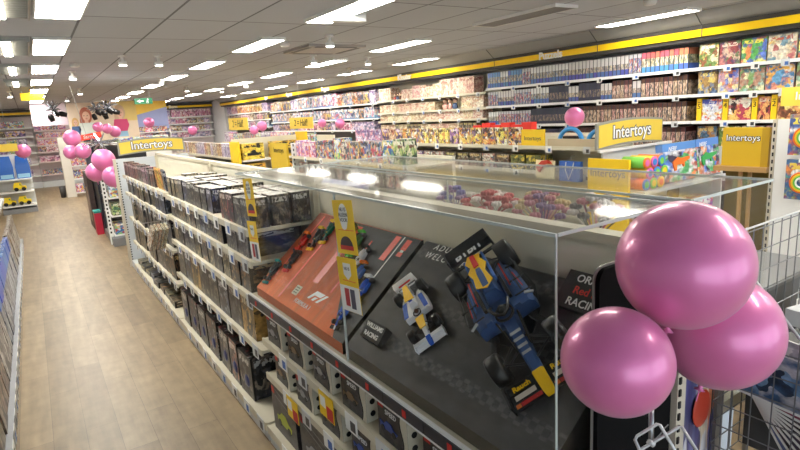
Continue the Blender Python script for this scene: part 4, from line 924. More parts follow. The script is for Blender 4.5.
# flower models in the second case
def bouquet(y, x, r, cols, n, label, h=0.09):
    t = thing('flower_model', label, 'flower model', (x, y, 1.4525)); rr = random.Random(int(y*1000))
    MB().lathe([(0.05, 0), (0.06, 0.06), (0.05, 0.07)], n=12).build('pot', mat('pot_dark', (70, 64, 60), 0.5), t)
    for i in range(n):
        a = 2.4*i; q = r*math.sqrt((i+0.5)/n); zz = 0.07+h*(1-0.6*(q/r)**2)+rr.uniform(-0.01, 0.02)
        px_, py_ = q*math.cos(a), q*1.3*math.sin(a)
        b = MB()
        for j in range(5): b.ball((px_+0.014*math.cos(j*1.257), py_+0.014*math.sin(j*1.257), zz), 0.011, n=6)
        b.ball((px_, py_, zz+0.006), 0.008, n=6); b.tube([(px_*0.2, py_*0.2, 0.06), (px_, py_, zz)], 0.003, n=4)
        b.build('bloom', cols[i % len(cols)], t)
rp_ = mat('bloom_red', (200, 50, 60), 0.4); wp_ = mat('bloom_white', (236, 226, 220), 0.4); pp_ = mat('bloom_purple', (140, 96, 160), 0.4); kp_ = mat('bloom_pink', (206, 120, 140), 0.4); cp_ = mat('bloom_cream', (226, 200, 140), 0.4); vp_ = mat('bloom_violet', (100, 96, 180), 0.4)
bouquet(1.80, 1.68, 0.115, [rp_, rp_, wp_], 30, 'red and white flower model inside the second case')
bouquet(1.50, 1.68, 0.095, [pp_, kp_, cp_, kp_], 30, 'purple, pink and cream flower model right of the red one', 0.11)
bouquet(2.06, 1.68, 0.07, [vp_, pp_], 10, 'small violet flower model left of the red one')
bouquet(1.25, 1.68, 0.075, [kp_, wp_, mat('bloom_grey', (110, 104, 104), 0.4)], 24, 'grey and pink flower model near the right end of the case', 0.13)
# ------------------------------------------------------------------ middle gondolas
def gondola(label, x0, x1, y0, y1, H, zs, zsr=(), mm=None, tagn=0):
    t = thing('gondola', label, 'shelving', ((x0+x1)/2, (y0+y1)/2, 0)); xm = (x0+x1)/2; mm = mm or cream
    MB().box(xm-0.02, y0, 0.1, xm+0.02, y1, H).part('back_panel', backp, t)
    MB().box(x0, y0, 0, x1, y1, 0.1).part('base_plinth', greyw, t)
    for z in zs: shelf_part(t, x0, xm-0.0205, y0+0.002, y1-0.002, z, m=mm, tags=[y0+0.2+k*0.5 for k in range(tagn)])
    for z in zsr: shelf_part(t, xm+0.0205, x1, y0+0.002, y1-0.002, z, m=mm, face=1)
    return t
def end_upright(label, x0, x1, y, H, side=-1, w=0.05):
    t = thing('gondola_end', label, 'panel', ((x0+x1)/2, y, 0))
    MB().box(x0, y-0.012, 0, x1, y+0.012, H).part('panel', white, t)
    for k in range(int(H/0.07)): MB().box(x0+0.02, y-0.016, 0.04+k*0.07, x0+0.036, y-0.0125, 0.075+k*0.07).part('slot', inkk, t)
    return t
toyA = art('print_toy_pink', (226, 130, 170), [(240, 200, 220), (200, 60, 120), (250, 230, 236), (170, 120, 190), (250, 170, 60)], 3, title=(250, 250, 250), cover=0.7)
toyB = art('print_toy_blue', (90, 150, 206), [(220, 236, 246), (40, 100, 170), (240, 220, 120), (200, 70, 60), (130, 190, 110)], 3, title=(250, 250, 250), cover=0.7)
toyC = art('print_toy_white', (226, 224, 222), [(200, 60, 60), (90, 120, 180), (150, 150, 150), (240, 190, 90), (60, 60, 64)], 3, title=(60, 60, 70), cover=0.7)
toyD = art('print_toy_green', (90, 140, 100), [(60, 110, 70), (180, 200, 120), (230, 220, 190), (120, 80, 60), (40, 60, 50)], 3, title=(240, 240, 220), cover=0.7)
toyE = art('print_toy_lilac', (180, 164, 200), [(230, 220, 236), (140, 110, 170), (200, 190, 210), (110, 100, 120)], 3, title=(250, 250, 250), cover=0.7)
toyF = art('print_toy_mixed', (150, 140, 130), [(210, 190, 170), (110, 90, 90), (200, 110, 100), (80, 90, 110), (230, 220, 200)], 4, title=(240, 240, 230), cover=0.8)
toyG = art('print_toy_dark', (52, 48, 46), [(120, 100, 70), (60, 70, 60), (180, 170, 150), (90, 60, 50)], 4, title=(220, 200, 120), cover=0.7)
bkY = art('print_book_yellow', (240, 206, 70), [(250, 226, 120), (70, 60, 70), (220, 140, 60), (250, 250, 236), (120, 100, 150)], 2.5, title=(90, 60, 40), cover=0.6)
bkP = art('print_book_purple', (110, 80, 140), [(60, 50, 90), (220, 190, 230), (240, 200, 90), (160, 110, 170)], 2.5, title=(250, 240, 250), cover=0.6)
bkO = art('print_book_tan', (226, 180, 120), [(240, 220, 180), (180, 110, 70), (120, 90, 80)], 2.5, title=(120, 60, 40), cover=0.6)
bkL = art('print_book_lilac', (200, 180, 214), [(240, 230, 246), (150, 120, 190), (226, 150, 170), (110, 100, 150)], 2.5, title=(120, 60, 140), cover=0.7)
# gondola two: cross-aisle at its far end
g2 = gondola('cream gondola beyond the flower case, topped with pink and white toys', 3.20, 4.15, 4.5, 7.68, 1.5, (1.44, 1.0, 0.55), (1.0, 0.55), tagn=6)
end_upright('white perforated end panel left of the pink toy packages', 3.20, 4.15, 7.70, 1.63)
tp = [toy(toyA, 'pink', 0.22, 0.16, 0.22), toy(toyC, 'white', 0.24, 0.16, 0.24), toy(toyB, 'blue', 0.22, 0.16, 0.26), toy(toyD, 'green', 0.2, 0.16, 0.27), toy(toyF, 'mottled', 0.2, 0.16, 0.24)]
seq = [0, 0, 0, 1, 1, 2, 4, 1, 1, 1, 2, 3, 3, 0, 4, 4]
row((3.23, 7.62, 1.44), (0, -1, 0), 3.0, W, (lambda i: tp[seq[i % 16]]), 'on the top of the middle gondola', jit=0.05)
row((3.42, 7.5, 1.44), (0, -1, 0), 3.9, W, (lambda i: (lambda q: (q[0], q[1], q[2], q[3], q[4], 0.14, q[6]+0.06))(tp[seq[(i+5) % 16]])), 'in the middle gondola back rank', jit=0.03) if False else None
pegs = [(toyG, 'dark', 'hanging pack', 'pack', 0.14, 0.05, 0.2), (toyF, 'mottled', 'hanging pack', 'pack', 0.14, 0.05, 0.2)]
for lev, z in enumerate((1.155,)):
    i = 0; y = 7.5
    while y > 4.7:
        m, wd, nn, ct, w, d, h = pegs[R.randint(0, 1)]
        o = box_obj('hanging_pack', w, d, h, m); o.location = (3.24, y, z); o.rotation_euler = (0, 0, W)
        MB().tube([(0, 0.02, h-0.02), (0, 0.02, h+0.035), (0, 0.20, h+0.035)], 0.004, n=5).build('peg_hook', chrome, o)
        i += 1; tag(o, '%s hanging pack, %s from the left under the middle gondola top shelf' % (wd, nth(i)), 'pack', 'hanging packs under the top shelf'); y -= 0.2
t = thing('bubble_toy', 'bright pink toy package at the left end of the middle gondola top', 'toy', (3.24, 7.05, 1.441)) if False else None
# gondola two b: beyond the cross-aisle, with a yellow end cap of digger toys
g2b = gondola('far cream gondola behind the yellow digger end cap', 3.20, 4.15, 10.6, 15.5, 1.45, (1.3, 0.9, 0.5), (0.9, 0.5))
row((3.23, 15.4, 1.3), (0, -1, 0), 4.7, W, pick([toy(toyF, 'mottled', 0.16, 0.14, 0.26), toy(toyE, 'lilac', 0.16, 0.14, 0.26), toy(bkO, 'tan', 0.16, 0.14, 0.26)], 3), 'on the far gondola top')
row((3.23, 15.4, 0.9), (0, -1, 0), 4.7, W, pick([toy(toyG, 'dark', 0.2, 0.14, 0.26), toy(toyF, 'mottled', 0.2, 0.14, 0.26)], 3), 'on the far gondola lower shelf')
t = thing('end_cap_unit', 'yellow and white end-cap shelf unit stocked with digger toys', 'shelving', (3.8, 10.3, 0))
MB().box(3.18, 10.52, 0, 4.5, 10.56, 1.66).part('back_panel', backp, t)
for z in (0.5, 0.95, 1.27): shelf_part_ = MB().box(3.22, 10.12, z-0.03, 4.46, 10.519, z).part('shelf', white, t)
MB().box(3.18, 10.10, 0, 4.5, 10.519, 0.1).part('base_plinth', greyw, t)
MB().box(3.14, 10.05, 0.75, 3.18, 10.55, 1.62).part('side_panel', yellow, t); MB().box(4.5, 10.05, 0.75, 4.54, 10.55, 1.72).part('side_panel', yellow, t)
dig = art('print_digger_box', (250, 190, 20), [(40, 36, 30), (250, 210, 60), (70, 60, 40), (240, 170, 10)], 2.2, title=(40, 30, 20), cover=0.35)
def digger_box(x, z, w, h, d, lab):
    t = bpy.data.objects.new('digger_box', None); COL.objects.link(t)
    MB().box(-w/2, 0, 0, w/2, d, h).build('carton', dig, t)
    b = MB(); b.prism([(-0.12, 0), (0.10, 0), (0.12, 0.03), (0.06, 0.05), (0.04, 0.10), (-0.02, 0.10), (-0.03, 0.05), (-0.12, 0.05)], -0.006, -0.001, ((0, 0, h*0.25), (1, 0, 0), (0, 0, 1), (0, 1, 0))); b.build('vehicle_picture', inkk, t)
    t.location = (x, 10.16, z+0.001); tag(t, lab, 'toy box', 'digger boxes')
for i, x in enumerate((3.46, 4.12)):
    digger_box(x, 1.27, 0.42 if i == 0 else 0.5, 0.30, 0.3, '%s yellow box with a black vehicle picture on the end-cap top shelf' % ('left', 'right')[i]); digger_box(x, 0.95, 0.42, 0.24, 0.3, '%s yellow box with a black vehicle picture on the end-cap middle shelf' % ('left', 'right')[i])
# yellow panel between the digger end cap and the white end panel
t = thing('advertising_sign', 'plain yellow shop-name panel left of the white perforated end panel', 'sign panel', (3.15, 8.0, 0))
MB().box(3.14, 7.74, 0.9, 3.17, 8.42, 1.63).part('board', mat('panel_mustard', (214, 180, 44), 0.5), t)
MB().box(3.17, 7.9, 0, 3.19, 8.2, 1.6).part('stand', greyw, t)
text('lettering', 'Intertoys', 0.11, inkk, t, face_x((-0.0125, 0.06, 1.52)), ext=0.001)
# gondola three: books, hanging goods, end cap with tubes and blaster boxes
g3 = gondola('cream gondola with a row of children\'s books along its top', 4.72, 5.65, 3.42, 8.6, 1.60, (1.52, 1.24, 0.8, 0.4), (1.2, 0.8, 0.4), tagn=10)
bk = [(bkL, 'lilac', 'picture book', 'book', 0.19, 0.03, 0.2), (bkP, 'dark purple', 'picture book', 'book', 0.17, 0.03, 0.21), (bkO, 'tan', 'picture book', 'book', 0.17, 0.03, 0.2), (bkY, 'yellow', 'picture book', 'book', 0.2, 0.03, 0.21)]
bseq = [0, 0, 0, 0, 1, 2, 1, 3, 3, 3, 3, 3, 1, 3, 3, 3]
row((4.78, 8.55, 1.52), (0, -1, 0), 3.95, W, (lambda i: bk[bseq[min(i, 15)]] if i < 16 else bk[3]), 'on the book gondola', 'picture books on the gondola top', gap=0.03, jit=0.0)
lw = [toy(toyG, 'dark', 0.22, 0.2, 0.17), toy(art('print_sunflower', (90, 90, 40), [(230, 190, 40), (60, 60, 30), (120, 120, 60)], 3, cover=0.7), 'sunflower-patterned', 0.22, 0.2, 0.17), toy(toyC, 'white and red', 0.22, 0.2, 0.17), toy(bkP, 'dark purple', 0.22, 0.2, 0.17), toy(toyF, 'mottled', 0.22, 0.2, 0.17)]
row((4.76, 8.5, 1.24), (0, -1, 0), 4.3, W, (lambda i: lw[(0, 1, 1, 1, 2, 0, 3, 3, 4, 4, 0, 0, 0, 4)[i % 14]]), 'under the book shelf', gap=0.03)
p = at(545, 137, 0, 4.72)
t = thing('advertising_sign', 'small yellow shop-name panel standing between the books and blue toys', 'sign panel', (4.735, 4.37, 1.521))
MB().box(-0.01, -0.17, 0, 0.01, 0.17, 0.185).build('board', yellow, t); text('lettering', 'Intertoys', 0.07, mat('ink_grey', (80, 76, 80), 0.5), t, face_x((-0.0115, 0, 0.085)), ext=0.001)
blm = mat('toy_sky_blue', (60, 150, 220), 0.35)
for i, (y, r) in enumerate(((4.02, 0.155), (3.66, 0.13))):
    t = thing('hoop_toy', 'sky blue hoop toy with black centre, %s of two left of the large header' % ('left', 'right')[i], 'toy', (4.95, y, 1.5215))
    b = MB(); b.tube([(0, r*math.cos(a), 0.025+r*0.98*math.sin(a)) for a in [PI*k/14 for k in range(15)]], 0.025, n=8); b.build('hoop', blm, t)
    MB().box(-0.02, -r*0.6, 0.0, 0.05, r*0.6, r*0.62).build('centre', black, t)
MB_ = MB().box(4.76, 3.46, 1.5205, 4.80, 4.18, 1.60).build('storage_tray', mat('tray_beige', (196, 180, 150), 0.5)); tag(MB_, 'low beige tray in front of the blue hoop toys', 'tray')
t = header('large yellow arched shop-name header above the tubes and blaster boxes', 4.56, 5.62, 3.37, 1.53, 1.745, 0.03, 0.178)
t = thing('gondola_end', 'pale grey end panel under the large shop-name header', 'panel', (5.1, 3.40, 0))
MB().box(4.66, 3.385, 0, 5.80, 3.41, 1.5).part('panel', greyw, t); MB().box(4.56, 3.35, 1.485, 5.80, 3.384, 1.51).part('top_rail', white, t)
t = thing('end_cap_unit', 'end-cap shelf unit with yellow shop-name side panel holding tubes and blasters', 'shelving', (5.15, 3.15, 0))
MB().box(4.45, 2.80, 0, 6.0, 3.34, 0.1).part('base_plinth', greyw, t)
MB().box(4.48, 2.82, 1.13, 5.97, 3.34, 1.16).part('shelf', greyw, t); MB().box(4.48, 2.82, 0.68, 5.97, 3.34, 0.71).part('shelf', greyw, t)
MB().box(4.44, 2.96, 0.72, 4.47, 3.40, 1.445).part('side_panel', yellow, t); MB().box(5.98, 2.90, 0.1, 6.0, 3.345, 1.44).part('side_panel', white, t)
text('lettering', 'Intertoys', 0.105, mat('ink_grey', (80, 76, 80), 0.5), t, face_x((4.437-5.15, 3.18-3.15, 1.31)), ext=0.001)
tubeC = [mat('tube_blue', (50, 130, 210), 0.4), mat('tube_orange', (240, 120, 40), 0.4), mat('tube_green', (120, 200, 80), 0.4), mat('tube_pink', (226, 110, 180), 0.4), mat('tube_yellow', (250, 210, 40), 0.4)]
cnames = ['blue', 'orange', 'green', 'pink', 'yellow']; n = 0
for r_ in range(3):
    for c in range(3):
        k = (c*2+r_*3) % 5; x = 4.55+c*0.115+(r_ % 2)*0.05; z = 1.1605+0.055+r_*0.098
        t = thing('play_tube', '%s-ended toy tube, %s from the left in the %s layer on the end cap' % (cnames[k], nth(c+1), ('bottom', 'middle', 'top')[r_]), 'toy tube', (x, 2.86, z), group='stacked toy tubes')
        MB().lathe([(0.053, 0), (0.053, 0.22)], axis=(0, 1, 0), n=16).build('tube', tubeC[(k+1) % 5], t)
        MB().lathe([(0.052, 0), (0.052, -0.012), (0.035, -0.012)], axis=(0, 1, 0), n=16).build('cap', tubeC[k], t)
        MB().lathe([(0.032, -0.0125), (0.03, -0.015)], axis=(0, 1, 0), n=14).build('cap_disc', tubeC[(k+2) % 5], t)
bls = art('print_blaster', (236, 240, 246), [(60, 140, 220), (240, 110, 40), (60, 60, 90), (200, 50, 50), (80, 180, 90)], 2.5, cover=0.55, top=(70, 160, 226), toph=0.2)
def blaster(x, y, z, tilt, m, words, w=0.34, h=0.3):
    t = bpy.data.objects.new('blaster_box', None); COL.objects.link(t)
    MB().box(-w/2, 0, 0, w/2, 0.07, h).build('carton', bls, t)
    b = MB(); b.prism([(-0.14, 0.0), (-0.12, -0.05), (-0.09, -0.05), (-0.08, 0.0), (0.02, -0.01), (0.03, -0.04), (0.05, -0.04), (0.05, 0.0), (0.15, 0.015), (0.15, 0.04), (0.0, 0.05), (-0.05, 0.07), (-0.14, 0.04)], -0.012, -0.001, ((0, 0, h*0.45), (1, 0, 0.12), (0, 0, 1), (0, 1, 0))); b.build('blaster_picture', m, t)
    text('lettering', 'NERF', 0.06, inkw, t, face_y((-w*0.22, -0.002, h*0.85)), ext=0.0006, shear=0.3)
    t.location = (x, y, z); t.rotation_euler = (tilt, 0, 0); tag(t, words, 'toy box', 'blaster boxes on the end cap')
blaster(5.22, 2.9, 1.175, -0.12, orange, 'left blue and white blaster box on the end cap, orange blaster picture', 0.58, 0.37)
blaster(5.64, 3.09, 1.163, -0.2, mat('pic_green', (60, 170, 90), 0.4), 'right blue and white blaster box on the end cap, green blaster picture', 0.30, 0.36) if False else blaster(5.735, 2.9, 1.175, -0.12, mat('pic_green', (60, 170, 90), 0.4), 'right blue and white blaster box on the end cap, green blaster picture', 0.43, 0.37)
for i in range(3):
    o = box_obj('toy_box', 0.4, 0.2, 0.24, (toyC, toyB, toyA)[i]); o.location = (4.75+i*0.42, 2.88, 0.7108); tag(o, '%s wide toy box, %s from the left on the lower end-cap shelf' % (('white', 'blue', 'pink')[i], nth(i+1)), 'toy box', 'wide boxes on the lower end-cap shelf')
# goods hung at the end of the book gondola: cream card, blue bag, red bird toy
t = thing('gift_bag', 'royal blue gift bag with pale string handle hanging left of yellow panel', 'bag', (4.66, 3.78, 1.17))
MB().loft([[(-0.03, -0.13, 0), (0.03, -0.13, 0), (0.03, 0.13, 0), (-0.03, 0.13, 0)], [(-0.015, -0.14, 0.21), (0.015, -0.14, 0.21), (0.015, 0.14, 0.21), (-0.015, 0.14, 0.21)]], smooth=False).build('bag', mat('bag_blue', (30, 90, 180), 0.4), t)
MB().tube([(-0.018, -0.05, 0.2), (-0.035, -0.045, 0.12), (-0.035, 0, 0.02), (-0.035, 0.045, 0.12), (-0.018, 0.05, 0.2)], 0.005, n=5).build('handle', paper, t)
MB().tube([(0.0, 0, 0.208), (0.0, 0, 0.26), (0.06, 0, 0.26)], 0.004, n=5).build('hook', chrome, t)
t = thing('card_pack', 'cream card pack with a red bird-shaped toy left of the blue bag', 'pack', (4.69, 4.15, 1.17))
MB().box(-0.01, -0.13, 0, 0.01, 0.13, 0.2).build('card', mat('card_cream', (236, 224, 180), 0.5), t)
b = MB(); b.prism([(-0.10, -0.02), (-0.02, 0.05), (0.06, 0.06), (0.11, 0.02), (0.05, 0.02), (0.0, 0.0), (-0.06, -0.08)], 0, 0.03, ((-0.015, 0, 0.15), (0, -1, 0), (0, 0, 1), (-1, 0, 0))); b.build('bird_toy', mat('bird_red', (196, 60, 40), 0.4), t)
MB().tube([(0.0, 0, 0.198), (0.0, 0, 0.26), (0.03, 0, 0.26)], 0.004, n=5).build('hook', chrome, t)
# goods in the next aisle, visible over the tops
row((5.22, 6.0, 1.7805), (0, -1, 0), 0.01, W, pick(tp), 'over the books')
redt = mat('toy_red', (220, 50, 40), 0.4)
for i in range(6):
    o = box_obj('toy_box', 0.17, 0.1, 0.13+0.03*(i % 2), redt); o.location = (5.35, 6.0-i*0.19, 1.6008); o.rotation_euler = (0, 0, W); tag(o, 'red toy box on the rear of the book gondola, %s from the left' % nth(i+1), 'toy box', 'red boxes behind the books')
shelf_part(g3, 5.206, 5.65, 3.5, 8.5, 1.60, face=1)
# handwritten offer cards above the gondolas
def offer(px, py, X, label):
    p = at(px, py, 0, X); k = 2.2*p.y/10.5*0.85
    t = thing('offer_card', label, 'sign', (p.x, p.y, p.z))
    MB().box(-0.01, -0.30*k, -0.06*k, 0.01, 0.30*k, 0.06*k).build('card', ysign, t)
    text('lettering', '2 = Half!', 0.10*k, inkk, t, face_x((-0.012, 0, 0)), ext=0.001, shear=0.2)
    MB().tube([(0, 0, 0.06*k), (0, 0, ZC-p.z)], 0.003, n=4).build('hanger', chrome, t)
offer(301, 123, 4.6, 'hanging yellow card with handwritten offer, right of two over the gondolas')
offer(238, 124, 4.6, 'hanging yellow card with handwritten offer, left of two over the gondolas')
# low goods of gondola four seen between: lilac and blue packs beyond the digger end cap
g4 = gondola('distant cream gondola of lilac packages beyond the digger end cap', 4.75, 5.65, 10.2, 16.5, 1.6, (1.42, 1.0, 0.6))
row((4.78, 16.4, 1.42), (0, -1, 0), 6.1, W, pick([toy(toyE, 'lilac', 0.2, 0.14, 0.28), toy(toyB, 'blue', 0.2, 0.14, 0.24), toy(toyA, 'pink', 0.2, 0.14, 0.26), toy(toyC, 'white', 0.2, 0.14, 0.26)], 4), 'on the distant gondola')
# header and goods on the far right
t = thing('advertising_sign', 'tall yellow shop-name panel on a wooden shelf at the right', 'sign panel', (4.86, 2.18, 0))
MB().box(4.85, 2.06, 1.385, 4.90, 2.36, 1.70).part('board', mat('panel_gold', (206, 168, 30), 0.5), t)
MB().box(4.85, 2.005, 1.385, 4.90, 2.0595, 1.70).part('board_edge', mat('panel_gold_dark', (176, 140, 24), 0.5), t)
text('letter_outline', 'Intertoys', 0.072, inkk, t, face_x((4.8485-4.86, 2.20-2.18, 1.615)), ext=0.0008, offset=0.004)
text('lettering', 'Intertoys', 0.072, inkw, t, face_x((4.8465-4.86, 2.20-2.18, 1.615)), ext=0.0008)
MB().box(4.80, 1.99, 1.345, 5.0, 2.40, 1.384).part('wooden_shelf', wood, t)
for dy, dx in ((2.17, 0.0), (2.12, 0.12)): MB().obox((4.80+dx*0.4, dy, 0.67), (0.012, 0, 0), (0, 0.012, 0), (0.05, 0.03, 0.67)).part('wooden_leg', wood, t)
MB().box(5.02, 1.99, 0.0, 5.05, 2.40, 1.344).part('back_board', mat('board_olive', (110, 92, 30), 0.5), t)
t = thing('gondola_end', 'tall white perforated end panel right of the tall yellow panel', 'panel', (4.95, 1.84, 0))
MB().box(4.85, 1.70, 0, 4.90, 1.955, 1.76).part('panel', white, t)
MB().box(4.84, 1.957, 0, 4.90, 1.985, 1.76).part('upright', mat('upright_beige', (206, 196, 178), 0.5), t)
for k in range(30): MB().box(4.836, 1.963, 0.05+k*0.057, 4.8395, 1.974, 0.08+k*0.057).part('slot', inkk, t)
t = thing('header_sign', 'yellow shop-name header cut off by the right edge of the picture', 'sign', (4.87, 1.72, 1.86))
MB().box(4.86, 1.50, 1.86, 4.89, 1.95, 2.0).part('board', ysign, t); MB().box(4.855, 1.495, 1.85, 4.8595, 1.955, 2.01).part('backing', mat('sign_grey', (150, 150, 142), 0.5), t) if False else None
text('lettering', 'Intertoys', 0.085, inkw, t, face_x((4.857-4.87, 1.70-1.72, 0.07)), ext=0.0015)
MB().box(4.875, 1.60, 1.76, 4.885, 1.62, 1.86).part('post', greyw, t)
gm = art('print_rainbow_game', (70, 110, 170), [(240, 150, 40), (230, 220, 60), (90, 180, 90), (220, 80, 60), (240, 240, 240)], 2.0, title=(250, 220, 60), cover=0.15)
for i, z in enumerate((1.50, 1.165)):
    t = thing('ring_game', 'blue game pack with rainbow ring hanging at the right edge, %s of two' % ('upper', 'lower')[i], 'game', (4.74, 1.72, z), W, 'hanging ring games')
    MB().box(-0.11, 0, 0, 0.11, 0.05, 0.30).build('carton', gm, t)
    for q, (r, m) in enumerate(((0.075, tubeC[1]), (0.062, tubeC[4]), (0.049, tubeC[2]), (0.036, inkw))):
        MB().tube([(r*math.cos(a), -0.006-0.001*q, 0.13+r*math.sin(a)) for a in [2*PI*k/20 for k in range(20)]], 0.007, n=6, closed=True).build('ring_print', m, t)
    MB().box(-0.03, -0.004, -0.055, 0.03, -0.001, -0.02).build('price_tag', paper, t)
    MB().tube([(0, 0.02, 0.298), (0, 0.02, 0.32), (0, 0.10, 0.32)], 0.004, n=5).build('hook', chrome, t)
t = thing('display_board', 'dark grey board carrying the hanging ring games', 'board', (4.84, 1.6, 0))
MB().box(4.843, 1.40, 0, 4.849, 1.699, 1.85).part('board', dgrey, t)
# ------------------------------------------------------------------ shelving along the right wall
RX = 6.70
def wall_bay(label, y0, y1, zs, m=white, tags=6):
    t = thing('shelving_bay', label, 'shelving', (6.9, (y0+y1)/2, 0), group='shelving bays on the right wall')
    MB().box(7.062, y0+0.003, 0, 7.085, y1-0.003, 2.56).part('back_panel', mat('back_panel_dark', (70, 64, 62), 0.6) if m is white else backp, t)
    MB().box(RX, y0+0.003, 0, 7.061, y1-0.003, 0.12).part('base_plinth', greyw, t)
    for z in zs: shelf_part(t, RX, 7.061, y0+0.004, y1-0.004, z, m=m, lip=0.03, tags=[y0+0.2+k*(y1-y0-0.3)/tags for k in range(tags)] if z > 1.5 else [])
    return t
ZR = (2.285, 1.98, 1.665, 1.35, 1.0)
wall_bay('right-wall shelving bay of large picture games', 1.6, 3.64, ZR)
wall_bay('right-wall shelving bay of jigsaw puzzles', 3.64, 7.25, ZR)
wall_bay('right-wall shelving bay of beige wooden toys', 7.25, 10.85, (2.235, 1.97, 1.785, 1.55, 1.2), cream)
wall_bay('right-wall shelving bay of dolls', 10.85, 17.6, (2.21, 1.87, 1.6, 1.2))
wall_bay('right-wall shelving bay next to the white corner column', 17.6, 22.4, (2.26, 2.0, 1.75, 1.3))
def pz(n, base, cols, foot, top, **k): return art(n, base, cols, 3.5, foot=foot, top=top, cover=0.75, edge=(40, 44, 60), rough=0.4, **k)
z1 = pz('print_puzzle_blue', (110, 150, 200), [(150, 130, 110), (70, 110, 160), (200, 190, 160)], (50, 100, 180), (80, 130, 200))
z2 = pz('print_puzzle_white', (220, 220, 220), [(180, 160, 120), (120, 140, 180), (200, 190, 170), (110, 110, 100)], (60, 100, 180), (232, 232, 230), toph=0.35)
z3 = pz('print_puzzle_grey', (200, 194, 190), [(150, 130, 120), (110, 110, 120), (220, 200, 170)], (60, 90, 170), (214, 210, 208), toph=0.42)
z4 = pz('print_puzzle_coral', (226, 216, 190), [(190, 170, 120), (120, 130, 110), (240, 230, 200)], (60, 130, 210), (232, 96, 76))
z5 = pz('print_puzzle_navy', (70, 70, 90), [(150, 130, 110), (100, 90, 90), (60, 60, 90)], (36, 42, 70), (40, 44, 70), fh=0.2, toph=0.4)
z6 = pz('print_puzzle_brown', (190, 160, 140), [(220, 190, 170), (130, 100, 80), (200, 150, 130), (100, 90, 90)], (150, 120, 100), (80, 40, 30), fh=0.1, toph=0.25)
z7 = pz('print_puzzle_mixed', (190, 190, 196), [(200, 80, 90), (90, 120, 180), (220, 210, 190), (120, 90, 100)], (150, 150, 160), (200, 200, 206), fh=0.12, toph=0.2)
def pzb(m, w, h=0.255): return (m, w, 'puzzle box', 'puzzle box', 0.058, 0.26, h)
def seqrow(y1, y0, z, runs, place, group):
    """runs: (count, item)"""
    L_ = [it for n, it in runs for _ in range(n)]
    st = {'i': 0}
    def f(i): return L_[min(i, len(L_)-1)]
    return row((RX+0.018, y1, z), (0, -1, 0), y1-y0, W, f, place, group, gap=0.0035, jit=0.0)
seqrow(7.22, 3.68, ZR[0], [(5, pzb(z1, 'mid blue')), (3, pzb(z2, 'white and blue')), (5, pzb(z1, 'mid blue')), (3, pzb(z7, 'mixed-colour')), (12, pzb(z2, 'white and blue')), (16, pzb(z3, 'pale grey and blue')), (3, pzb(z7, 'mixed-colour')), (30, pzb(z4, 'coral-topped'))], 'on the top puzzle shelf', 'puzzle boxes on the top shelf')
seqrow(7.22, 3.68, ZR[1], [(4, pzb(z7, 'mixed-colour', .24)), (6, pzb(z3, 'pale grey', .24)), (6, pzb(z7, 'mixed-colour', .24)), (6, pzb(z2, 'white and blue', .24)), (6, pzb(z5, 'navy', .25)), (3, pzb(z3, 'pale grey', .22)), (6, pzb(z5, 'navy', .25)), (3, pzb(z3, 'pale grey', .22)), (5, pzb(z6, 'brown-topped', .24)), (2, pzb(z3, 'pale grey', .22)), (20, pzb(z6, 'brown-topped', .24))], 'on the second puzzle shelf', 'puzzle boxes on the second shelf')
seqrow(7.22, 3.68, ZR[2], [(4, pzb(z2, 'white and blue', .22)), (12, pzb(z7, 'mixed-colour', .22)), (16, pzb(z5, 'navy', .24)), (30, pzb(z6, 'brown-topped', .24))], 'on the third puzzle shelf', 'puzzle boxes on the third shelf')
seqrow(7.22, 3.68, ZR[3], [(4, pzb(z2, 'white and blue', .22)), (22, pzb(z5, 'navy', .24)), (40, pzb(z6, 'brown-topped', .25))], 'on the fourth puzzle shelf', 'puzzle boxes on the fourth shelf')
# picture games, each cover with its own colours
def gam(n, base, cols, title): return art(n, base, cols, 2.2, title=title, cover=0.62, rough=0.3, tv=0.78, th=0.14)
GM = [('green and cream', gam('print_game_a', (110, 150, 80), [(230, 220, 180), (150, 90, 50), (240, 200, 90), (90, 120, 50)], (250, 246, 230))), ('dusky purple', gam('print_game_b', (90, 70, 110), [(200, 130, 120), (160, 60, 60), (220, 190, 160), (110, 130, 90)], (240, 220, 200))),
      ('blue and green', gam('print_game_c', (70, 120, 190), [(110, 180, 80), (230, 100, 60), (240, 220, 120), (90, 150, 220)], (250, 220, 60))), ('sandy', gam('print_game_d', (226, 210, 170), [(230, 190, 80), (200, 110, 110), (120, 160, 180), (240, 230, 210)], (200, 90, 60))),
      ('blue and tan', gam('print_game_e', (110, 150, 190), [(170, 120, 60), (220, 180, 90), (60, 90, 120), (120, 90, 60)], (240, 210, 120))), ('sky blue and red', gam('print_game_f', (130, 170, 220), [(220, 110, 80), (240, 210, 160), (80, 110, 190), (200, 150, 170)], (230, 90, 60))),
      ('pale green', gam('print_game_g', (150, 200, 180), [(190, 120, 110), (140, 170, 100), (230, 220, 180), (120, 80, 70)], (80, 130, 140))), ('deep blue and yellow', gam('print_game_h', (50, 100, 170), [(240, 190, 60), (220, 150, 110), (90, 150, 210), (230, 220, 200)], (250, 200, 40)))]
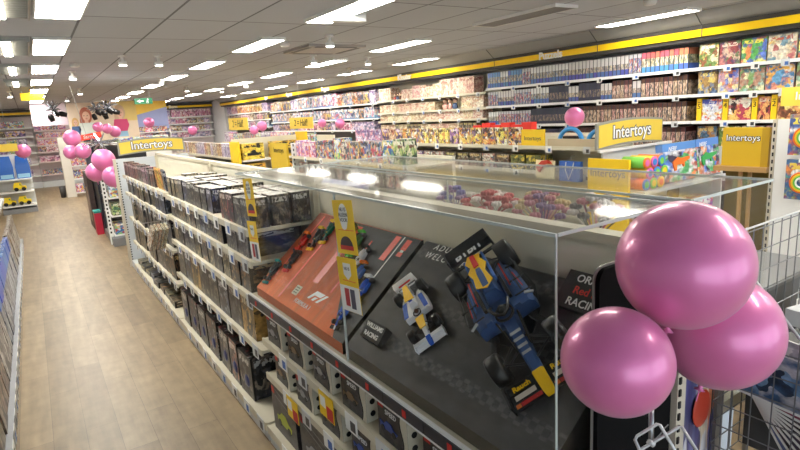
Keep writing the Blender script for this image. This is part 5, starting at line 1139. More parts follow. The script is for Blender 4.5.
for sh, (z, h) in enumerate(((ZR[0], 0.265), (ZR[1], 0.265))):
    y = 3.60
    for i, w in enumerate((0.23, 0.235, 0.265, 0.28)):
        wd, m = GM[sh*4+i]; o = box_obj('board_game', w-0.012, 0.07, h, m); o.location = (RX+0.03, y-w/2, z+0.001); o.rotation_euler = (0, 0, W); y -= w
        tag(o, '%s picture game, %s from the left on the %s game shelf' % (wd, nth(i+1), ('top', 'second')[sh]), 'board game', 'picture games on the upper shelves')
    for i in range(3):
        wd, m = GM[(sh*4+i*3+2) % 8]; o = box_obj('board_game', 0.25, 0.07, h, m); o.location = (RX+0.03, y-0.14-i*0.27, z+0.001); o.rotation_euler = (0, 0, W)
        tag(o, '%s picture game, %s from the left on the %s game shelf' % (wd, nth(i+5), ('top', 'second')[sh]), 'board game', 'picture games on the upper shelves')
o = box_obj('puzzle_box', 0.04, 0.2, 0.25, toyG); 
o.location = (RX+0.03, 3.615, ZR[0]+0.3); bpy.data.objects.remove(o)
y = 3.60; gi = 0
low = [('white, blue and red', gam('print_game_i', (220, 224, 230), [(60, 100, 190), (220, 60, 60), (240, 190, 120), (230, 230, 236)], (60, 90, 190)), 0.24), ('red and yellow', gam('print_game_j', (200, 50, 40), [(250, 210, 90), (60, 40, 40), (240, 240, 220), (190, 40, 40)], (250, 240, 220)), 0.25), ('orange', gam('print_game_k', (210, 110, 60), [(90, 50, 40), (240, 190, 90), (190, 70, 50)], (250, 230, 200)), 0.13), ('red-brown', gam('print_game_l', (180, 80, 60), [(240, 200, 120), (110, 50, 40), (230, 140, 80)], (250, 230, 200)), 0.25)]
for i, num in enumerate('5432'):
    t = thing('shelf_divider', 'yellow shelf divider printed with the number %s' % num, 'divider', (RX+0.03, y-0.03, ZR[2]), W, 'numbered yellow dividers')
    MB().box(-0.028, 0, 0.001, 0.028, 0.15, 0.265).build('panel', yellow, t)
    text('number', num, 0.085, inkk, t, face_y((0, -0.0015, 0.17)), ext=0.001)
    MB().box(-0.018, -0.0015, 0.215, 0.018, -0.0003, 0.222).build('print_line', inkk, t)
    y -= 0.062
    wd, m, w = low[i]; o = box_obj('board_game', w-0.012, 0.07, 0.25, m); o.location = (RX+0.03, y-w/2, ZR[2]+0.001); o.rotation_euler = (0, 0, W); y -= w
    tag(o, '%s game right of the divider numbered %s' % (wd, num), 'board game', 'games between numbered dividers')
for i, m in enumerate((GM[4], GM[0], GM[3], GM[5], GM[7])):
    o = box_obj('board_game', 0.22, 0.07, 0.25, m[1]); o.location = (RX+0.03, 3.46-i*0.25, ZR[3]+0.001); o.rotation_euler = (0, 0, W)
    tag(o, '%s picture game, %s from the left on the fourth game shelf' % (m[0], nth(i+1)), 'board game', 'picture games on the fourth shelf')
# beige wooden toys
be1 = art('print_beige_box', (222, 200, 168), [(236, 218, 190), (200, 150, 120), (190, 170, 140), (240, 228, 206)], 2.2, title=(150, 110, 90), cover=0.6)
be2 = art('print_pale_beige', (232, 216, 190), [(220, 190, 150), (240, 230, 214), (210, 160, 140)], 2.2, title=(170, 120, 90), cover=0.5)
be3 = art('print_pink_beige', (222, 184, 166), [(236, 210, 190), (200, 140, 130), (230, 200, 170)], 2.2, title=(160, 90, 80), cover=0.5)
def wt(m, wd, w, h): return (m, wd, 'wooden toy box', 'toy box', w, 0.24, h)
bseq1 = [wt(be2, 'pale beige', 0.24, 0.27), wt(be3, 'pink beige', 0.26, 0.25), wt(be1, 'beige', 0.2, 0.2), wt(be2, 'pale beige', 0.22, 0.24), wt(be1, 'beige', 0.28, 0.3), wt(be3, 'pink beige', 0.2, 0.3)]
row((RX+0.02, 9.9, 2.235), (0, -1, 0), 2.6, W, (lambda i: [bseq1[2], bseq1[2], bseq1[1], bseq1[3], bseq1[2], bseq1[3], bseq1[4], bseq1[4], bseq1[5], bseq1[5], bseq1[4]][i % 11]), 'on the top wooden-toy shelf', jit=0)
row((RX+0.02, 10.8, 2.235), (0, -1, 0), 0.5, W, (lambda i: bseq1[0]), 'at the left of the wooden-toy shelf', jit=0)
row((RX+0.02, 10.8, 1.97), (0, -1, 0), 2.2, W, pick([wt(be1, 'beige', 0.25, 0.17), wt(be3, 'pink beige', 0.25, 0.17)], 2), 'on the second wooden-toy shelf', jit=0)
row((RX+0.02, 7.95, 1.97), (0, -1, 0), 0.66, W, (lambda i: wt(be2, 'pale beige', 0.3, 0.22)), 'at the right of second wooden-toy shelf', jit=0)
row((RX+0.02, 10.8, 1.785), (0, -1, 0), 3.5, W, pick([wt(be1, 'beige', 0.3, 0.14), wt(be2, 'pale beige', 0.26, 0.15)], 2), 'on the third wooden-toy shelf', jit=0)
row((RX+0.02, 10.8, 1.55), (0, -1, 0), 3.5, W, pick([wt(be1, 'beige', 0.3, 0.16), (toyG, 'dark', 'toy box', 'toy box', 0.12, 0.2, 0.17)], 3), 'on the fourth wooden-toy shelf', jit=0)
def soft_doll(y, z, colr, hat, label, s=1.0):
    t = thing('soft_doll', label, 'doll', (RX+0.1, y, z), W, 'soft dolls on the wooden-toy shelves')
    b = MB(); b.loft([[(r*math.cos(a)*s, r*0.7*math.sin(a)*s, zz*s) for a in [2*PI*k/10 for k in range(10)]] for r, zz in ((0.05, 0.001), (0.058, 0.04), (0.04, 0.10), (0.02, 0.125))]); b.build('body', colr, t)
    MB().ball((0, 0, 0.16*s), 0.045*s, n=12).build('head', mat('doll_skin', (236, 200, 176), 0.5), t)
    MB().ball((0, 0.008, 0.175*s), 0.047*s, n=12, sc=(1, 1, 0.9)).build('hair', hat, t)
    for q in (-1, 1): MB().tube([(q*0.035*s, 0, 0.10*s), (q*0.065*s, -0.02, 0.05*s)], [0.016*s, 0.012*s], n=7).build('arm', colr, t)
dcol = [mat('doll_red', (170, 70, 60), 0.6), mat('doll_blue', (80, 100, 140), 0.6), mat('doll_brown', (120, 80, 60), 0.6), mat('doll_dark', (60, 46, 44), 0.6), mat('doll_pink', (220, 170, 160), 0.6)]
for i in range(4): soft_doll(10.262-i*0.106, 2.236, dcol[i], dcol[3 if i % 2 else 2], 'small soft doll with %s body, %s of four on the top wooden-toy shelf' % (('red', 'blue', 'brown', 'dark')[i], nth(i+1)), s=0.68)
for i in range(3): soft_doll(8.52-i*0.15, 1.971, dcol[(4, 4, 1)[i]], dcol[(2, 3, 2)[i]], 'soft doll with %s body, %s of three on the second wooden-toy shelf' % (('pink', 'pink', 'blue')[i], nth(i+1)))
# dolls and figures further along
dA = art('print_doll_blue', (130, 170, 214), [(230, 200, 190), (240, 240, 246), (200, 90, 130), (60, 80, 120), (240, 200, 110)], 2.0, title=(250, 250, 250), cover=0.5, foot=(90, 140, 200), fh=0.12)
dB = art('print_doll_pink', (230, 160, 180), [(240, 210, 200), (180, 60, 110), (250, 230, 240), (110, 60, 80), (200, 120, 160)], 2.0, title=(250, 250, 250), cover=0.5)
dC = art('print_doll_tan', (220, 196, 160), [(180, 130, 90), (240, 230, 210), (120, 140, 180), (90, 70, 60)], 2.0, title=(120, 70, 60), cover=0.5)
dD = art('print_doll_dark', (60, 56, 66), [(200, 160, 140), (120, 90, 120), (220, 180, 80), (90, 110, 150)], 2.0, title=(230, 220, 230), cover=0.6)
dE = art('print_doll_orange', (236, 160, 60), [(250, 200, 90), (180, 60, 40), (90, 80, 70), (240, 230, 220)], 2.0, title=(250, 240, 230), cover=0.5)
dF = art('print_doll_lavender', (200, 190, 216), [(230, 220, 240), (150, 130, 180), (240, 200, 210), (110, 110, 140)], 2.0, title=(120, 80, 150), cover=0.5)
dG = art('print_doll_white', (226, 228, 234), [(120, 160, 210), (240, 200, 170), (90, 70, 80), (236, 236, 240), (220, 120, 140)], 2.0, title=(90, 110, 180), cover=0.5, foot=(90, 140, 200), fh=0.1)
def dl(m, wd, w, h): return (m, wd, 'doll box', 'doll box', w, 0.2, h)
row((RX+0.02, 17.5, 2.21), (0, -1, 0), 6.6, W, (lambda i: (dl(dE, 'orange', 0.26, 0.28), dl(dC, 'tan', 0.26, 0.3), dl(dA, 'blue', 0.26, 0.31), dl(dE, 'orange', 0.26, 0.3), dl(dD, 'dark', 0.28, 0.3), dl(dD, 'dark', 0.28, 0.29), dl(dF, 'lavender', 0.26, 0.3), dl(dG, 'white', 0.26, 0.32), dl(dC, 'tan', 0.26, 0.33), dl(dG, 'white', 0.26, 0.33), dl(dA, 'blue', 0.26, 0.34), dl(dG, 'white', 0.28, 0.33), dl(dA, 'blue', 0.26, 0.34), dl(dA, 'blue', 0.28, 0.34), dl(dG, 'white', 0.28, 0.33), dl(dA, 'blue', 0.28, 0.34), dl(dB, 'pink', 0.26, 0.33))[i % 17]), 'on the top doll shelf', jit=0)
row((RX+0.02, 17.5, 1.87), (0, -1, 0), 6.6, W, pick([dl(dG, 'white', 0.24, 0.26), dl(dC, 'tan', 0.24, 0.26), dl(dA, 'blue', 0.24, 0.26), dl(dA, 'blue', 0.26, 0.25), dl(dD, 'dark', 0.24, 0.25)], 2), 'on the second doll shelf', jit=0)
row((RX+0.02, 17.5, 1.6), (0, -1, 0), 6.6, W, pick([dl(dD, 'dark', 0.3, 0.2), dl(dF, 'lavender', 0.26, 0.2), dl(dB, 'pink', 0.3, 0.2)], 2), 'on the third doll shelf', jit=0)
row((RX+0.02, 22.3, 2.26), (0, -1, 0), 4.6, W, pick([dl(dB, 'pink', 0.24, 0.29), dl(dE, 'orange', 0.26, 0.29), dl(dF, 'lavender', 0.26, 0.29)], 4), 'on the top column-side shelf', jit=0)
row((RX+0.02, 22.3, 2.0), (0, -1, 0), 4.6, W, pick([dl(dB, 'pink', 0.24, 0.2), dl(dD, 'dark', 0.26, 0.2), dl(dC, 'tan', 0.26, 0.2)], 3), 'on the second column-side shelf', jit=0)
row((RX+0.02, 22.3, 1.75), (0, -1, 0), 4.6, W, pick([dl(dB, 'pink', 0.24, 0.2), dl(dA, 'blue', 0.26, 0.2)], 3), 'on the third column-side shelf', jit=0)
# lettering on the fascia
def fascia(s, y, size, label):
    t = thing('wall_lettering', label, 'sign', (6.58, y, 2.672))
    text('lettering', s, size, mat('letter_white', (250, 248, 236), 0.4), t, face_x((0, 0, 0)), ext=0.006, offset=0.004)
fascia('Puzzels', 5.72, 0.15, 'white letters reading Puzzels on the yellow stripe')
fascia('Kleuter', 9.55, 0.16, 'white lettering on the yellow stripe over the beige wooden toys')
fascia('Poppen', 13.2, 0.15, 'white lettering on the yellow stripe over the nearer dolls')
fascia('Figuren', 15.6, 0.15, 'white lettering on the yellow stripe left of the middle of the doll bay')
fascia('Spel', 17.5, 0.15, 'white lettering on the yellow stripe at the far end of the dolls')
for i, y in enumerate((3.5, 4.9, 6.9)):
    t = thing('cable_hanger', 'thin grey cable on the cove above %s' % ('the first picture games', 'the coral puzzle boxes', 'the left end of the puzzles')[i], 'cable', (6.5, y, ZC))
    MB().tube([(-0.1, 0, -0.006), (0.03, 0.0, -0.12), (0.075, 0.0, -0.15), (0.075, 0, -0.3)], 0.005, n=5).build('cable', dgrey, t)
# ------------------------------------------------------------------ back of the shop
def back_shelf(label, x0, x1, zs, y=24.2, m=white):
    t = thing('shelving_bay', label, 'shelving', ((x0+x1)/2, 24.4, 0), group='shelving bays on the back wall')
    MB().box(x0+0.003, 24.555, 0, x1-0.003, 24.58, 2.6).part('back_panel', mat('back_panel_mauve', (226, 214, 214), 0.6), t)
    MB().box(x0+0.003, y, 0, x1-0.003, 24.554, 0.22).part('base_plinth', greyw, t)
    for z in zs:
        o = MB().box(x0+0.004, y, z-0.02, x1-0.004, 24.554, z).part('shelf', m, t)
        MB().box(x0+0.004, y-0.012, z-0.04, x1-0.004, y-0.0005, z+0.006).part('price_rail', m, o)
    return t
ZL = (2.21, 1.90, 1.58, 1.30, 0.88, 0.46)
back_shelf('back-wall shelving of mixed games at the far left', -3.3, 0.15, ZL)
bG = [toy(toyB, 'blue', 0.3, 0.2, 0.24), toy(toyE, 'lilac', 0.3, 0.2, 0.24), toy(toyF, 'mottled', 0.3, 0.2, 0.24), toy(toyG, 'dark', 0.3, 0.2, 0.22), toy(bkP, 'dark purple', 0.3, 0.2, 0.22)]
for k, z in enumerate(ZL): row((-1.6, 24.22, z), (1, 0, 0), 1.72, S_, pick(bG, 2), 'on %s far-left back shelf' % ('the top', 'the second', 'the third', 'the fourth', 'the fifth', 'the lowest')[k])
ZP = (2.08, 1.81, 1.55, 1.30, 0.94, 0.46)
back_shelf('narrow back-wall bay of pink packages left of the poster', 0.17, 1.45, ZP, m=mat('shelf_pinkish', (226, 206, 204), 0.5))
pB = [toy(toyA, 'pink', 0.24, 0.2, 0.2), toy(toyC, 'white', 0.24, 0.2, 0.19), toy(dB, 'rose', 0.22, 0.2, 0.21)]
for k, z in enumerate(ZP): row((0.22, 24.22, z), (1, 0, 0), 1.2, S_, pick(pB, 2), 'on %s narrow back bay shelf' % ('the top', 'the second', 'the third', 'the fourth', 'the fifth', 'the lowest')[k])
back_shelf('back-wall bay of pink doll boxes beneath the right fascia', 3.95, 6.66, (2.30, 2.02, 1.72, 1.45, 1.1))
row((4.0, 24.22, 2.30), (1, 0, 0), 0.95, S_, pick([dl(dF, 'lavender', 0.22, 0.27), dl(dB, 'pink', 0.24, 0.26)], 2), 'on the top doll back shelf')
row((5.0, 24.22, 2.30), (1, 0, 0), 1.62, S_, pick([dl(dB, 'pink', 0.17, 0.3)], 1), 'of the tall set on the doll back shelf')
for k, z in enumerate((2.02, 1.72, 1.45)): row((4.0, 24.22, z), (1, 0, 0), 2.62, S_, pick([dl(dB, 'pink', 0.22, 0.22), dl(dF, 'lavender', 0.22, 0.2), dl(dC, 'tan', 0.22, 0.22)], 2), 'on the %s doll back shelf' % ('second', 'third', 'fourth')[k])
t = thing('wall_lettering', 'white lettering on the back-wall stripe above pink dolls', 'sign', (4.9, 24.15, 2.715))
text('lettering', 'Baby Born', 0.17, MATS['letter_white'], t, face_y((0, 0, 0)), ext=0.006, offset=0.004)
# posters
fz = ((0, 0, 0), (1, 0, 0), (0, 0, 1), (0, 1, 0))
t = thing('wall_poster', 'pale lilac poster with grey letters at the far left of the poster row', 'poster', (0.66, 19.95, 2.2))
MB().box(-0.5, 0, 0, 0.42, 0.03, 0.66).build('sheet', mat('poster_lilac', (216, 196, 208), 0.6), t)
text('lettering', 'TO', 0.2, mat('poster_ink', (150, 130, 150), 0.6), t, face_y((-0.12, -0.002, 0.38)), ext=0.001); text('lettering', 'MY', 0.2, MATS['poster_ink'], t, face_y((-0.08, -0.002, 0.14)), ext=0.001)
MB().tube([(-0.4, 0.015, 0.66), (-0.4, 0.015, 0.70)], 0.004, n=4).build('hanger', chrome, t)
t = thing('wall_poster', 'large peach poster showing women in bright clothes at the back', 'poster', (2.0, 19.95, 1.62))
MB().box(-0.9, 0, 0, 1.05, 0.03, 1.22).build('sheet', mat('poster_peach', (232, 212, 190), 0.6), t)
MB().box(0.5, -0.002, 0.6, 1.05, -0.0005, 1.22).build('sheet_corner', mat('poster_sand', (232, 206, 130), 0.6), t)
skin = mat('print_skin', (232, 190, 168), 0.6)
def ell(cx, cz, rx, rz, d0, m, name, par=None, n=20): MB().prism([(rx*math.cos(a), rz*math.sin(a)) for a in [2*PI*i/n for i in range(n)]], d0, d0+0.0015, ((cx, 0, cz), (1, 0, 0), (0, 0, 1), (0, 1, 0))).build(name, m, par or t)
def woman(cx, cz, s, hair, top, trous, nm):
    ell(cx, cz+0.02*s, 0.17*s, 0.26*s, -0.004, hair, nm+'_hair'); ell(cx-0.1*s, cz-0.15*s, 0.08*s, 0.2*s, -0.0035, hair, nm+'_hair')
    MB().prism([(-0.05*s, 0), (0.05*s, 0), (0.05*s, -0.15*s), (-0.05*s, -0.15*s)], -0.0045, -0.003, ((cx, 0, cz-0.1*s), (1, 0, 0), (0, 0, 1), (0, 1, 0))).build(nm+'_neck', skin, t)
    ell(cx+0.01*s, cz, 0.105*s, 0.15*s, -0.006, skin, nm+'_face')
    for q in (-1, 1): ell(cx+0.045*s*q, cz+0.02*s, 0.02*s, 0.01*s, -0.0075, mat('print_eye', (60, 50, 50), 0.6), nm+'_eye', n=8)
    ell(cx+0.01*s, cz-0.075*s, 0.03*s, 0.012*s, -0.0075, mat('print_lips', (190, 80, 90), 0.6), nm+'_mouth', n=8); ell(cx+0.01*s, cz-0.02*s, 0.01*s, 0.03*s, -0.0072, mat('print_nose', (214, 166, 144), 0.6), nm+'_nose', n=8)
    MB().prism([(-0.2*s, -0.2*s), (0.2*s, -0.2*s), (0.24*s, -0.4*s), (0.16*s, -0.6*s), (-0.16*s, -0.6*s), (-0.24*s, -0.4*s)], -0.0065, -0.005, ((cx, 0, cz), (1, 0, 0), (0, 0, 1), (0, 1, 0))).build(nm+'_top', top, t)
    MB().prism([(-0.16*s, -0.6*s), (0.16*s, -0.6*s), (0.18*s, -0.78*s), (-0.18*s, -0.78*s)], -0.0066, -0.0052, ((cx, 0, cz), (1, 0, 0), (0, 0, 1), (0, 1, 0))).build(nm+'_trousers', trous, t)
woman(-0.42, 0.80, 1.0, mat('print_auburn', (186, 110, 90), 0.6), mat('print_mint_white', (226, 236, 230), 0.6), mat('print_black_cloth', (36, 36, 44), 0.6), 'figure')
woman(-0.73, 0.62, 0.55, mat('print_blonde', (220, 180, 120), 0.6), mat('print_denim', (70, 100, 150), 0.6), mat('print_denim_dark', (50, 70, 120), 0.6), 'figure')
woman(0.55, 0.85, 0.95, mat('print_fair', (210, 180, 150), 0.6), mat('print_magenta', (206, 70, 120), 0.6), mat('print_sky', (150, 190, 220), 0.6), 'figure')
for q in (-0.8, 0.95): MB().tube([(q, 0.015, 1.22), (q, 0.015, 1.28)], 0.004, n=4).build('hanger', chrome, t)
t = thing('wall_poster', 'yellow and lavender-blue poster right of the women poster', 'poster', (3.6, 21.9, 1.55))
MB().box(-0.75, 0, 0, 0.78, 0.03, 1.34).build('sheet', mat('poster_blue', (150, 160, 206), 0.6), t)
MB().prism([(-0.75, 1.34), (-0.75, 0.75), (0.78, 1.12), (0.78, 1.34)], -0.003, -0.0005, fz).build('yellow_band', mat('poster_yellow', (240, 204, 90), 0.6), t)
t = thing('shelving_unit', 'low shelf unit of pink packages under the blue poster', 'shelving', (3.5, 21.6, 0))
MB().box(2.5, 21.6, 0, 4.3, 21.9, 1.25).part('cabinet', white, t)
for z in (1.55, 1.80): MB().box(2.5, 21.45, z-0.03, 4.3, 21.88, z).part('shelf', white, t)
MB().box(2.48, 21.44, 1.25, 2.4995, 21.88, 1.9).part('side_panel', white, t); MB().box(4.3005, 21.44, 1.25, 4.32, 21.88, 1.9).part('side_panel', white, t)
for k, z in enumerate((1.251, 1.55, 1.80)): row((2.52, 21.62, z), (1, 0, 0), 1.75, S_, pick(pB, 2), 'on the %s shelf under the blue poster' % ('lowest', 'middle', 'top')[k])
# white gondola end and pink goods straight ahead at the end of the aisle
t = thing('gondola', 'white-ended gondola of pink goods at the far end of the aisle', 'shelving', (1.2, 20.0, 0))
MB().box(0.70, 19.6, 0, 0.95, 19.92, 1.82).part('end_panel', mat('end_panel_cream', (222, 216, 206), 0.5), t)
for z in (0.12, 0.55, 0.95, 1.35): MB().box(0.951, 19.62, z-0.03, 1.6, 19.92, z).part('shelf', white, t)
MB().box(1.601, 19.6, 0, 1.62, 19.92, 1.82).part('end_panel', MATS['end_panel_cream'], t)
for k, z in enumerate((0.12, 0.55, 0.95, 1.35)): row((0.96, 19.66, z), (1, 0, 0), 0.63, S_, pick([toy(toyA, 'pink', 0.2, 0.2, 0.26), toy(toyC, 'white', 0.2, 0.2, 0.26)], 1), 'on %s shelf of the far gondola end' % ('the lowest', 'the second', 'the third', 'the top')[k])
t = thing('waste_bin', 'small dark bin at the foot of the white gondola end', 'bin', (0.60, 19.8, 0))
MB().lathe([(0.07, 0), (0.09, 0.35), (0.08, 0.35), (0.065, 0.02)], n=14).build('body', dgrey, t)
# dark navy side panel, slotted end and shelves facing the aisle
t = thing('gondola', 'dark navy gondola with white slotted end, behind the pink balloons', 'shelving', (1.3, 12.0, 0))
MB().box(0.93, 11.75, 0.0, 0.97, 13.45, 1.72).part('side_panel', mat('panel_navy', (34, 36, 52), 0.4), t)
MB().box(0.90, 10.66, 0, 0.96, 10.74, 1.62).part('upright', white, t)
for k in range(20): MB().box(0.915, 10.655, 0.2+k*0.07, 0.94, 10.6595, 0.235+k*0.07).part('slot', inkk, t)
MB().box(0.92, 10.40, 0, 1.85, 11.70, 0.14).part('base_plinth', grey, t)
MB().box(0.97, 11.70, 0.14, 1.85, 11.74, 1.72).part('back_panel', dgrey, t)
for z in (0.16, 0.50, 0.82, 1.15): MB().box(0.97, 10.62, z-0.02, 1.85, 11.695, z).part('shelf', white, t)
MB().box(0.98, 10.62, 1.725, 2.2, 12.0, 1.755).part('top_board', white, t)
for k, z in enumerate((0.16, 0.50, 0.82, 1.15)): row((1.0, 10.68, z), (1, 0, 0), 0.84, S_, pick([toy(toyB, 'blue', 0.26, 0.3, 0.2), toy(toyD, 'green', 0.26, 0.3, 0.22), toy(toyC, 'white', 0.26, 0.3, 0.18)], 1), 'on the %s balloon-side shelf' % ('lowest', 'second', 'third', 'top')[k])
row((1.25, 11.0, 1.755), (1, 0, 0), 0.95, S_, pick([toy(toyB, 'blue', 0.3, 0.2, 0.07), toy(toyC, 'white', 0.3, 0.2, 0.06)], 1), 'on the white top board behind the header')
t = thing('cardboard_display', 'dark cardboard display with arched picture beside the aisle', 'display', (0.85, 13.0, 0))
MB().box(-0.03, -0.4, 0, 0.06, 0.45, 1.15).build('panel', mat('panel_brown', (70, 54, 50), 0.5), t)
b = MB(); b.prism([(-0.28, 0.15), (0.28, 0.15), (0.28, 0.6), (0.15, 0.85), (-0.15, 0.85), (-0.28, 0.6)], 0, 0.004, ((-0.035, 0, 0), (0, -1, 0), (0, 0, 1), (1, 0, 0))); b.build('picture', mat('pic_taupe', (150, 126, 110), 0.5), t)
t = thing('red_box', 'upright red box with a teal lid standing at the aisle corner', 'box', (0.86, 12.05, 0))
MB().box(-0.06, -0.14, 0, 0.06, 0.14, 0.42).build('carton', mat('box_crimson', (206, 40, 70), 0.4), t); MB().box(-0.062, -0.142, 0.4205, 0.062, 0.142, 0.46).build('lid', mat('box_teal', (50, 160, 150), 0.4), t)
t = thing('hanging_sign', 'tilted red sign with white letters above the dark display', 'sign', (0.95, 12.5, 1.865))
MB().box(-0.24, 0, -0.055, 0.26, 0.02, 0.055).build('board', mat('sign_red', (220, 60, 40), 0.4), t); text('lettering', 'Start!', 0.09, inkw, t, face_y((0.03, -0.002, 0)), ext=0.001, shear=0.2); t.rotation_euler = (0, -0.14, 0)
MB().tube([(0, 0.01, 0.055), (0, 0.01, 1.0)], 0.004, n=5).build('hanger', chrome, t)
# stand with blue bags on the left
t = thing('display_stand', 'narrow grey stand with shelves of yellow toys under blue bags', 'display stand', (-0.45, 17.2, 0))
MB().box(-0.85, 17.0, 0, -0.10, 17.5, 0.12).part('base_plinth', grey, t); MB().box(-0.85, 17.48, 0.12, -0.10, 17.5, 1.5).part('back_panel', greyw, t)
for z in (0.20, 0.56, 0.88): MB().box(-0.84, 17.02, z-0.03, -0.11, 17.479, z).part('shelf', white, t)
for i, x in enumerate((-0.62, -0.26)):
    s = thing('hanging_bag', 'tall glossy blue bag, %s of two on the grey stand' % ('left', 'right')[i], 'bag', (x, 17.1, 0.885))
    MB().loft([[(-0.15, 0, 0), (0.15, 0, 0), (0.15, 0.12, 0), (-0.15, 0.12, 0)], [(-0.16, 0.02, 0.3), (0.16, 0.02, 0.3), (0.16, 0.14, 0.3), (-0.16, 0.14, 0.3)], [(-0.12, 0.06, 0.58), (0.12, 0.06, 0.58), (0.12, 0.1, 0.58), (-0.12, 0.1, 0.58)]], smooth=False).build('bag', mat('bag_cobalt', (40, 100, 190), 0.25), s)
    MB().box(-0.13, -0.006, 0.02, 0.13, -0.001, 0.12).build('label', mat('label_sky', (150, 200, 230), 0.4), s)
yt = mat('toy_yellow', (244, 214, 30), 0.4)
for i, (x, z) in enumerate(((-0.35, 0.201), (-0.68, 0.201), (-0.40, 0.561))):
    s = thing('toy_truck', '%s yellow toy vehicle on the grey stand, on %s shelf' % (('right-hand', 'left-hand', 'single')[i], ('the lowest', 'the lowest', 'the middle')[i]), 'toy', (x, 17.2, z))
    MB().prism([(-0.14, 0.05), (0.14, 0.05), (0.14, 0.12), (0.05, 0.14), (0.03, 0.22), (-0.10, 0.22), (-0.14, 0.14)], -0.08, 0.08, fz).build('body', yt, s)
    for q in (-0.08, 0.08): MB().lathe([(0.045, -0.09), (0.05, -0.08), (0.05, 0.08), (0.045, 0.09)], c=(q, 0, 0.05), axis=(0, 1, 0), n=12).build('wheel', black, s)
    MB().prism([(0.0, 0.15), (0.03, 0.15), (0.02, 0.2), (0.0, 0.2)], -0.081, 0.081, fz).build('window', mat('window_green', (80, 150, 90), 0.3), s)
t = thing('hanging_sign', 'small yellow card hanging at the left edge above the blue bags', 'sign', (-0.42, 16.0, 1.70))
MB().box(-0.25, 0, -0.09, 0.16, 0.01, 0.09).build('card', ysign, t); MB().tube([(0, 0.005, 0.09), (0, 0.005, 1.19)], 0.003, n=4).build('hanger', chrome, t)
# ------------------------------------------------------------------ balloons
def balloon_mat(n, c, c2):
    m = bpy.data.materials.new(n); m.use_nodes = True; nt = m.node_tree; b = nt.nodes['Principled BSDF']; L = nt.links.new
    lw = N(nt, 'ShaderNodeLayerWeight'); lw.inputs['Blend'].default_value = 0.35
    tc = N(nt, 'ShaderNodeTexCoord'); nz = N(nt, 'ShaderNodeTexNoise'); nz.inputs['Scale'].default_value = 3; L(tc.outputs['Object'], nz.inputs['Vector'])
    L(mixc(nt, nz.outputs['Fac'], srgb(*c), srgb(*c2)), b.inputs['Base Color'])
    b.inputs['Metallic'].default_value = 0.22; b.inputs['Roughness'].default_value = 0.36; b.inputs['Coat Weight'].default_value = 0.5; b.inputs['Coat Roughness'].default_value = 0.09
    b.inputs['Sheen Weight'].default_value = 0.15
    return m
pinkb = balloon_mat('balloon_pearl_pink', (232, 128, 184), (226, 116, 174))
def balloon_mesh(n):
    prof = [(0.0, 1.0)]
    for k in range(1, n):
        a = PI*k/n; z = math.cos(a); r = math.sin(a)
        if z < 0: z *= 1.03; r *= 1-0.03*z*z
        prof.append((r, z))
    prof.append((0.035, -1.04))
    return MB().lathe(prof[::-1], n=2*n)
BM = {}
def balloon(c, r, label, n=12, tilt=(0, 0, 0), group='pink balloons'):
    t = thing('balloon', label, 'balloon', c, 0, group)
    if n not in BM: BM[n] = balloon_mesh(n).mesh('skin', pinkb)
    o = bpy.data.objects.new('skin', BM[n]); COL.objects.link(o); o.parent = t; o.scale = (r, r, r)
    MB().lathe([(r*0.03, -r*1.03), (r*0.05, -r*1.06), (r*0.03, -r*1.08), (r*0.10, -r*1.13)], n=10).build('knot', pinkb, t)
    MB().tube([(0, 0, -r*1.13), (0.004, 0, -r*1.13-0.03)], 0.0015, n=4).build('hanging_ribbon', pinkb, t)
    t.rotation_euler = tilt; return t
def pxballoon(px, py, ax, val, rpx, label, n=12):
    p = at(px, py, ax, val); d = (p-CAM).dot(_fw); balloon(p, rpx*d/F, label, n)
for px, py, rp, ax, v, w in ((72, 138, 8, 1, 11.2, 'upper balloon of the far cluster by the red sign'), (71, 152, 7, 1, 11.0, 'lower left balloon of the far cluster by the red sign'), (83, 151, 7.5, 1, 10.7, 'lower right balloon of the far cluster by the red sign'),
        (103.5, 160, 11, 1, 9.6, 'top balloon of the cluster beside the near gondola end'), (96, 172, 9.5, 1, 9.9, 'left balloon of the cluster beside the near gondola end'), (113.5, 176.5, 10.5, 1, 9.2, 'right balloon of the cluster beside the near gondola end'),
        (23, 151, 7, 1, 16.5, 'single balloon above the blue bags at the left'), (115, 131.5, 5.5, 1, 18.2, 'balloon in front of the poster, right of the red sign'), (98, 127, 5, 1, 17.9, 'left balloon of the pair below the black foil decoration'), (107, 128.5, 5, 1, 17.0, 'right balloon of the pair below the black foil decoration'),
        (149, 122.5, 5, 1, 20.5, 'balloon in front of the blue poster'), (192.5, 130.5, 4.5, 1, 20, 'balloon below the pink doll shelves'), (254, 130, 4.5, 1, 12.0, 'lower balloon right of the left offer card'), (262, 126, 5, 1, 12.6, 'upper balloon right of the left offer card'),
        (322, 123, 4.3, 0, 5.2, 'left balloon of two right of the right offer card'), (340, 123.5, 5, 0, 5.2, 'right balloon of two right of the right offer card'), (574.5, 117, 9.8, 0, 5.4, 'balloon in front of the navy puzzle boxes')):
    p = at(px, py, ax, v); pxballoon(px, py, ax, v, rp, 'small pink '+w)
    o = MB().tube([(p.x, p.y, p.z-0.0), (p.x, p.y, p.z+0.01)], 0.001, n=3) if False else None
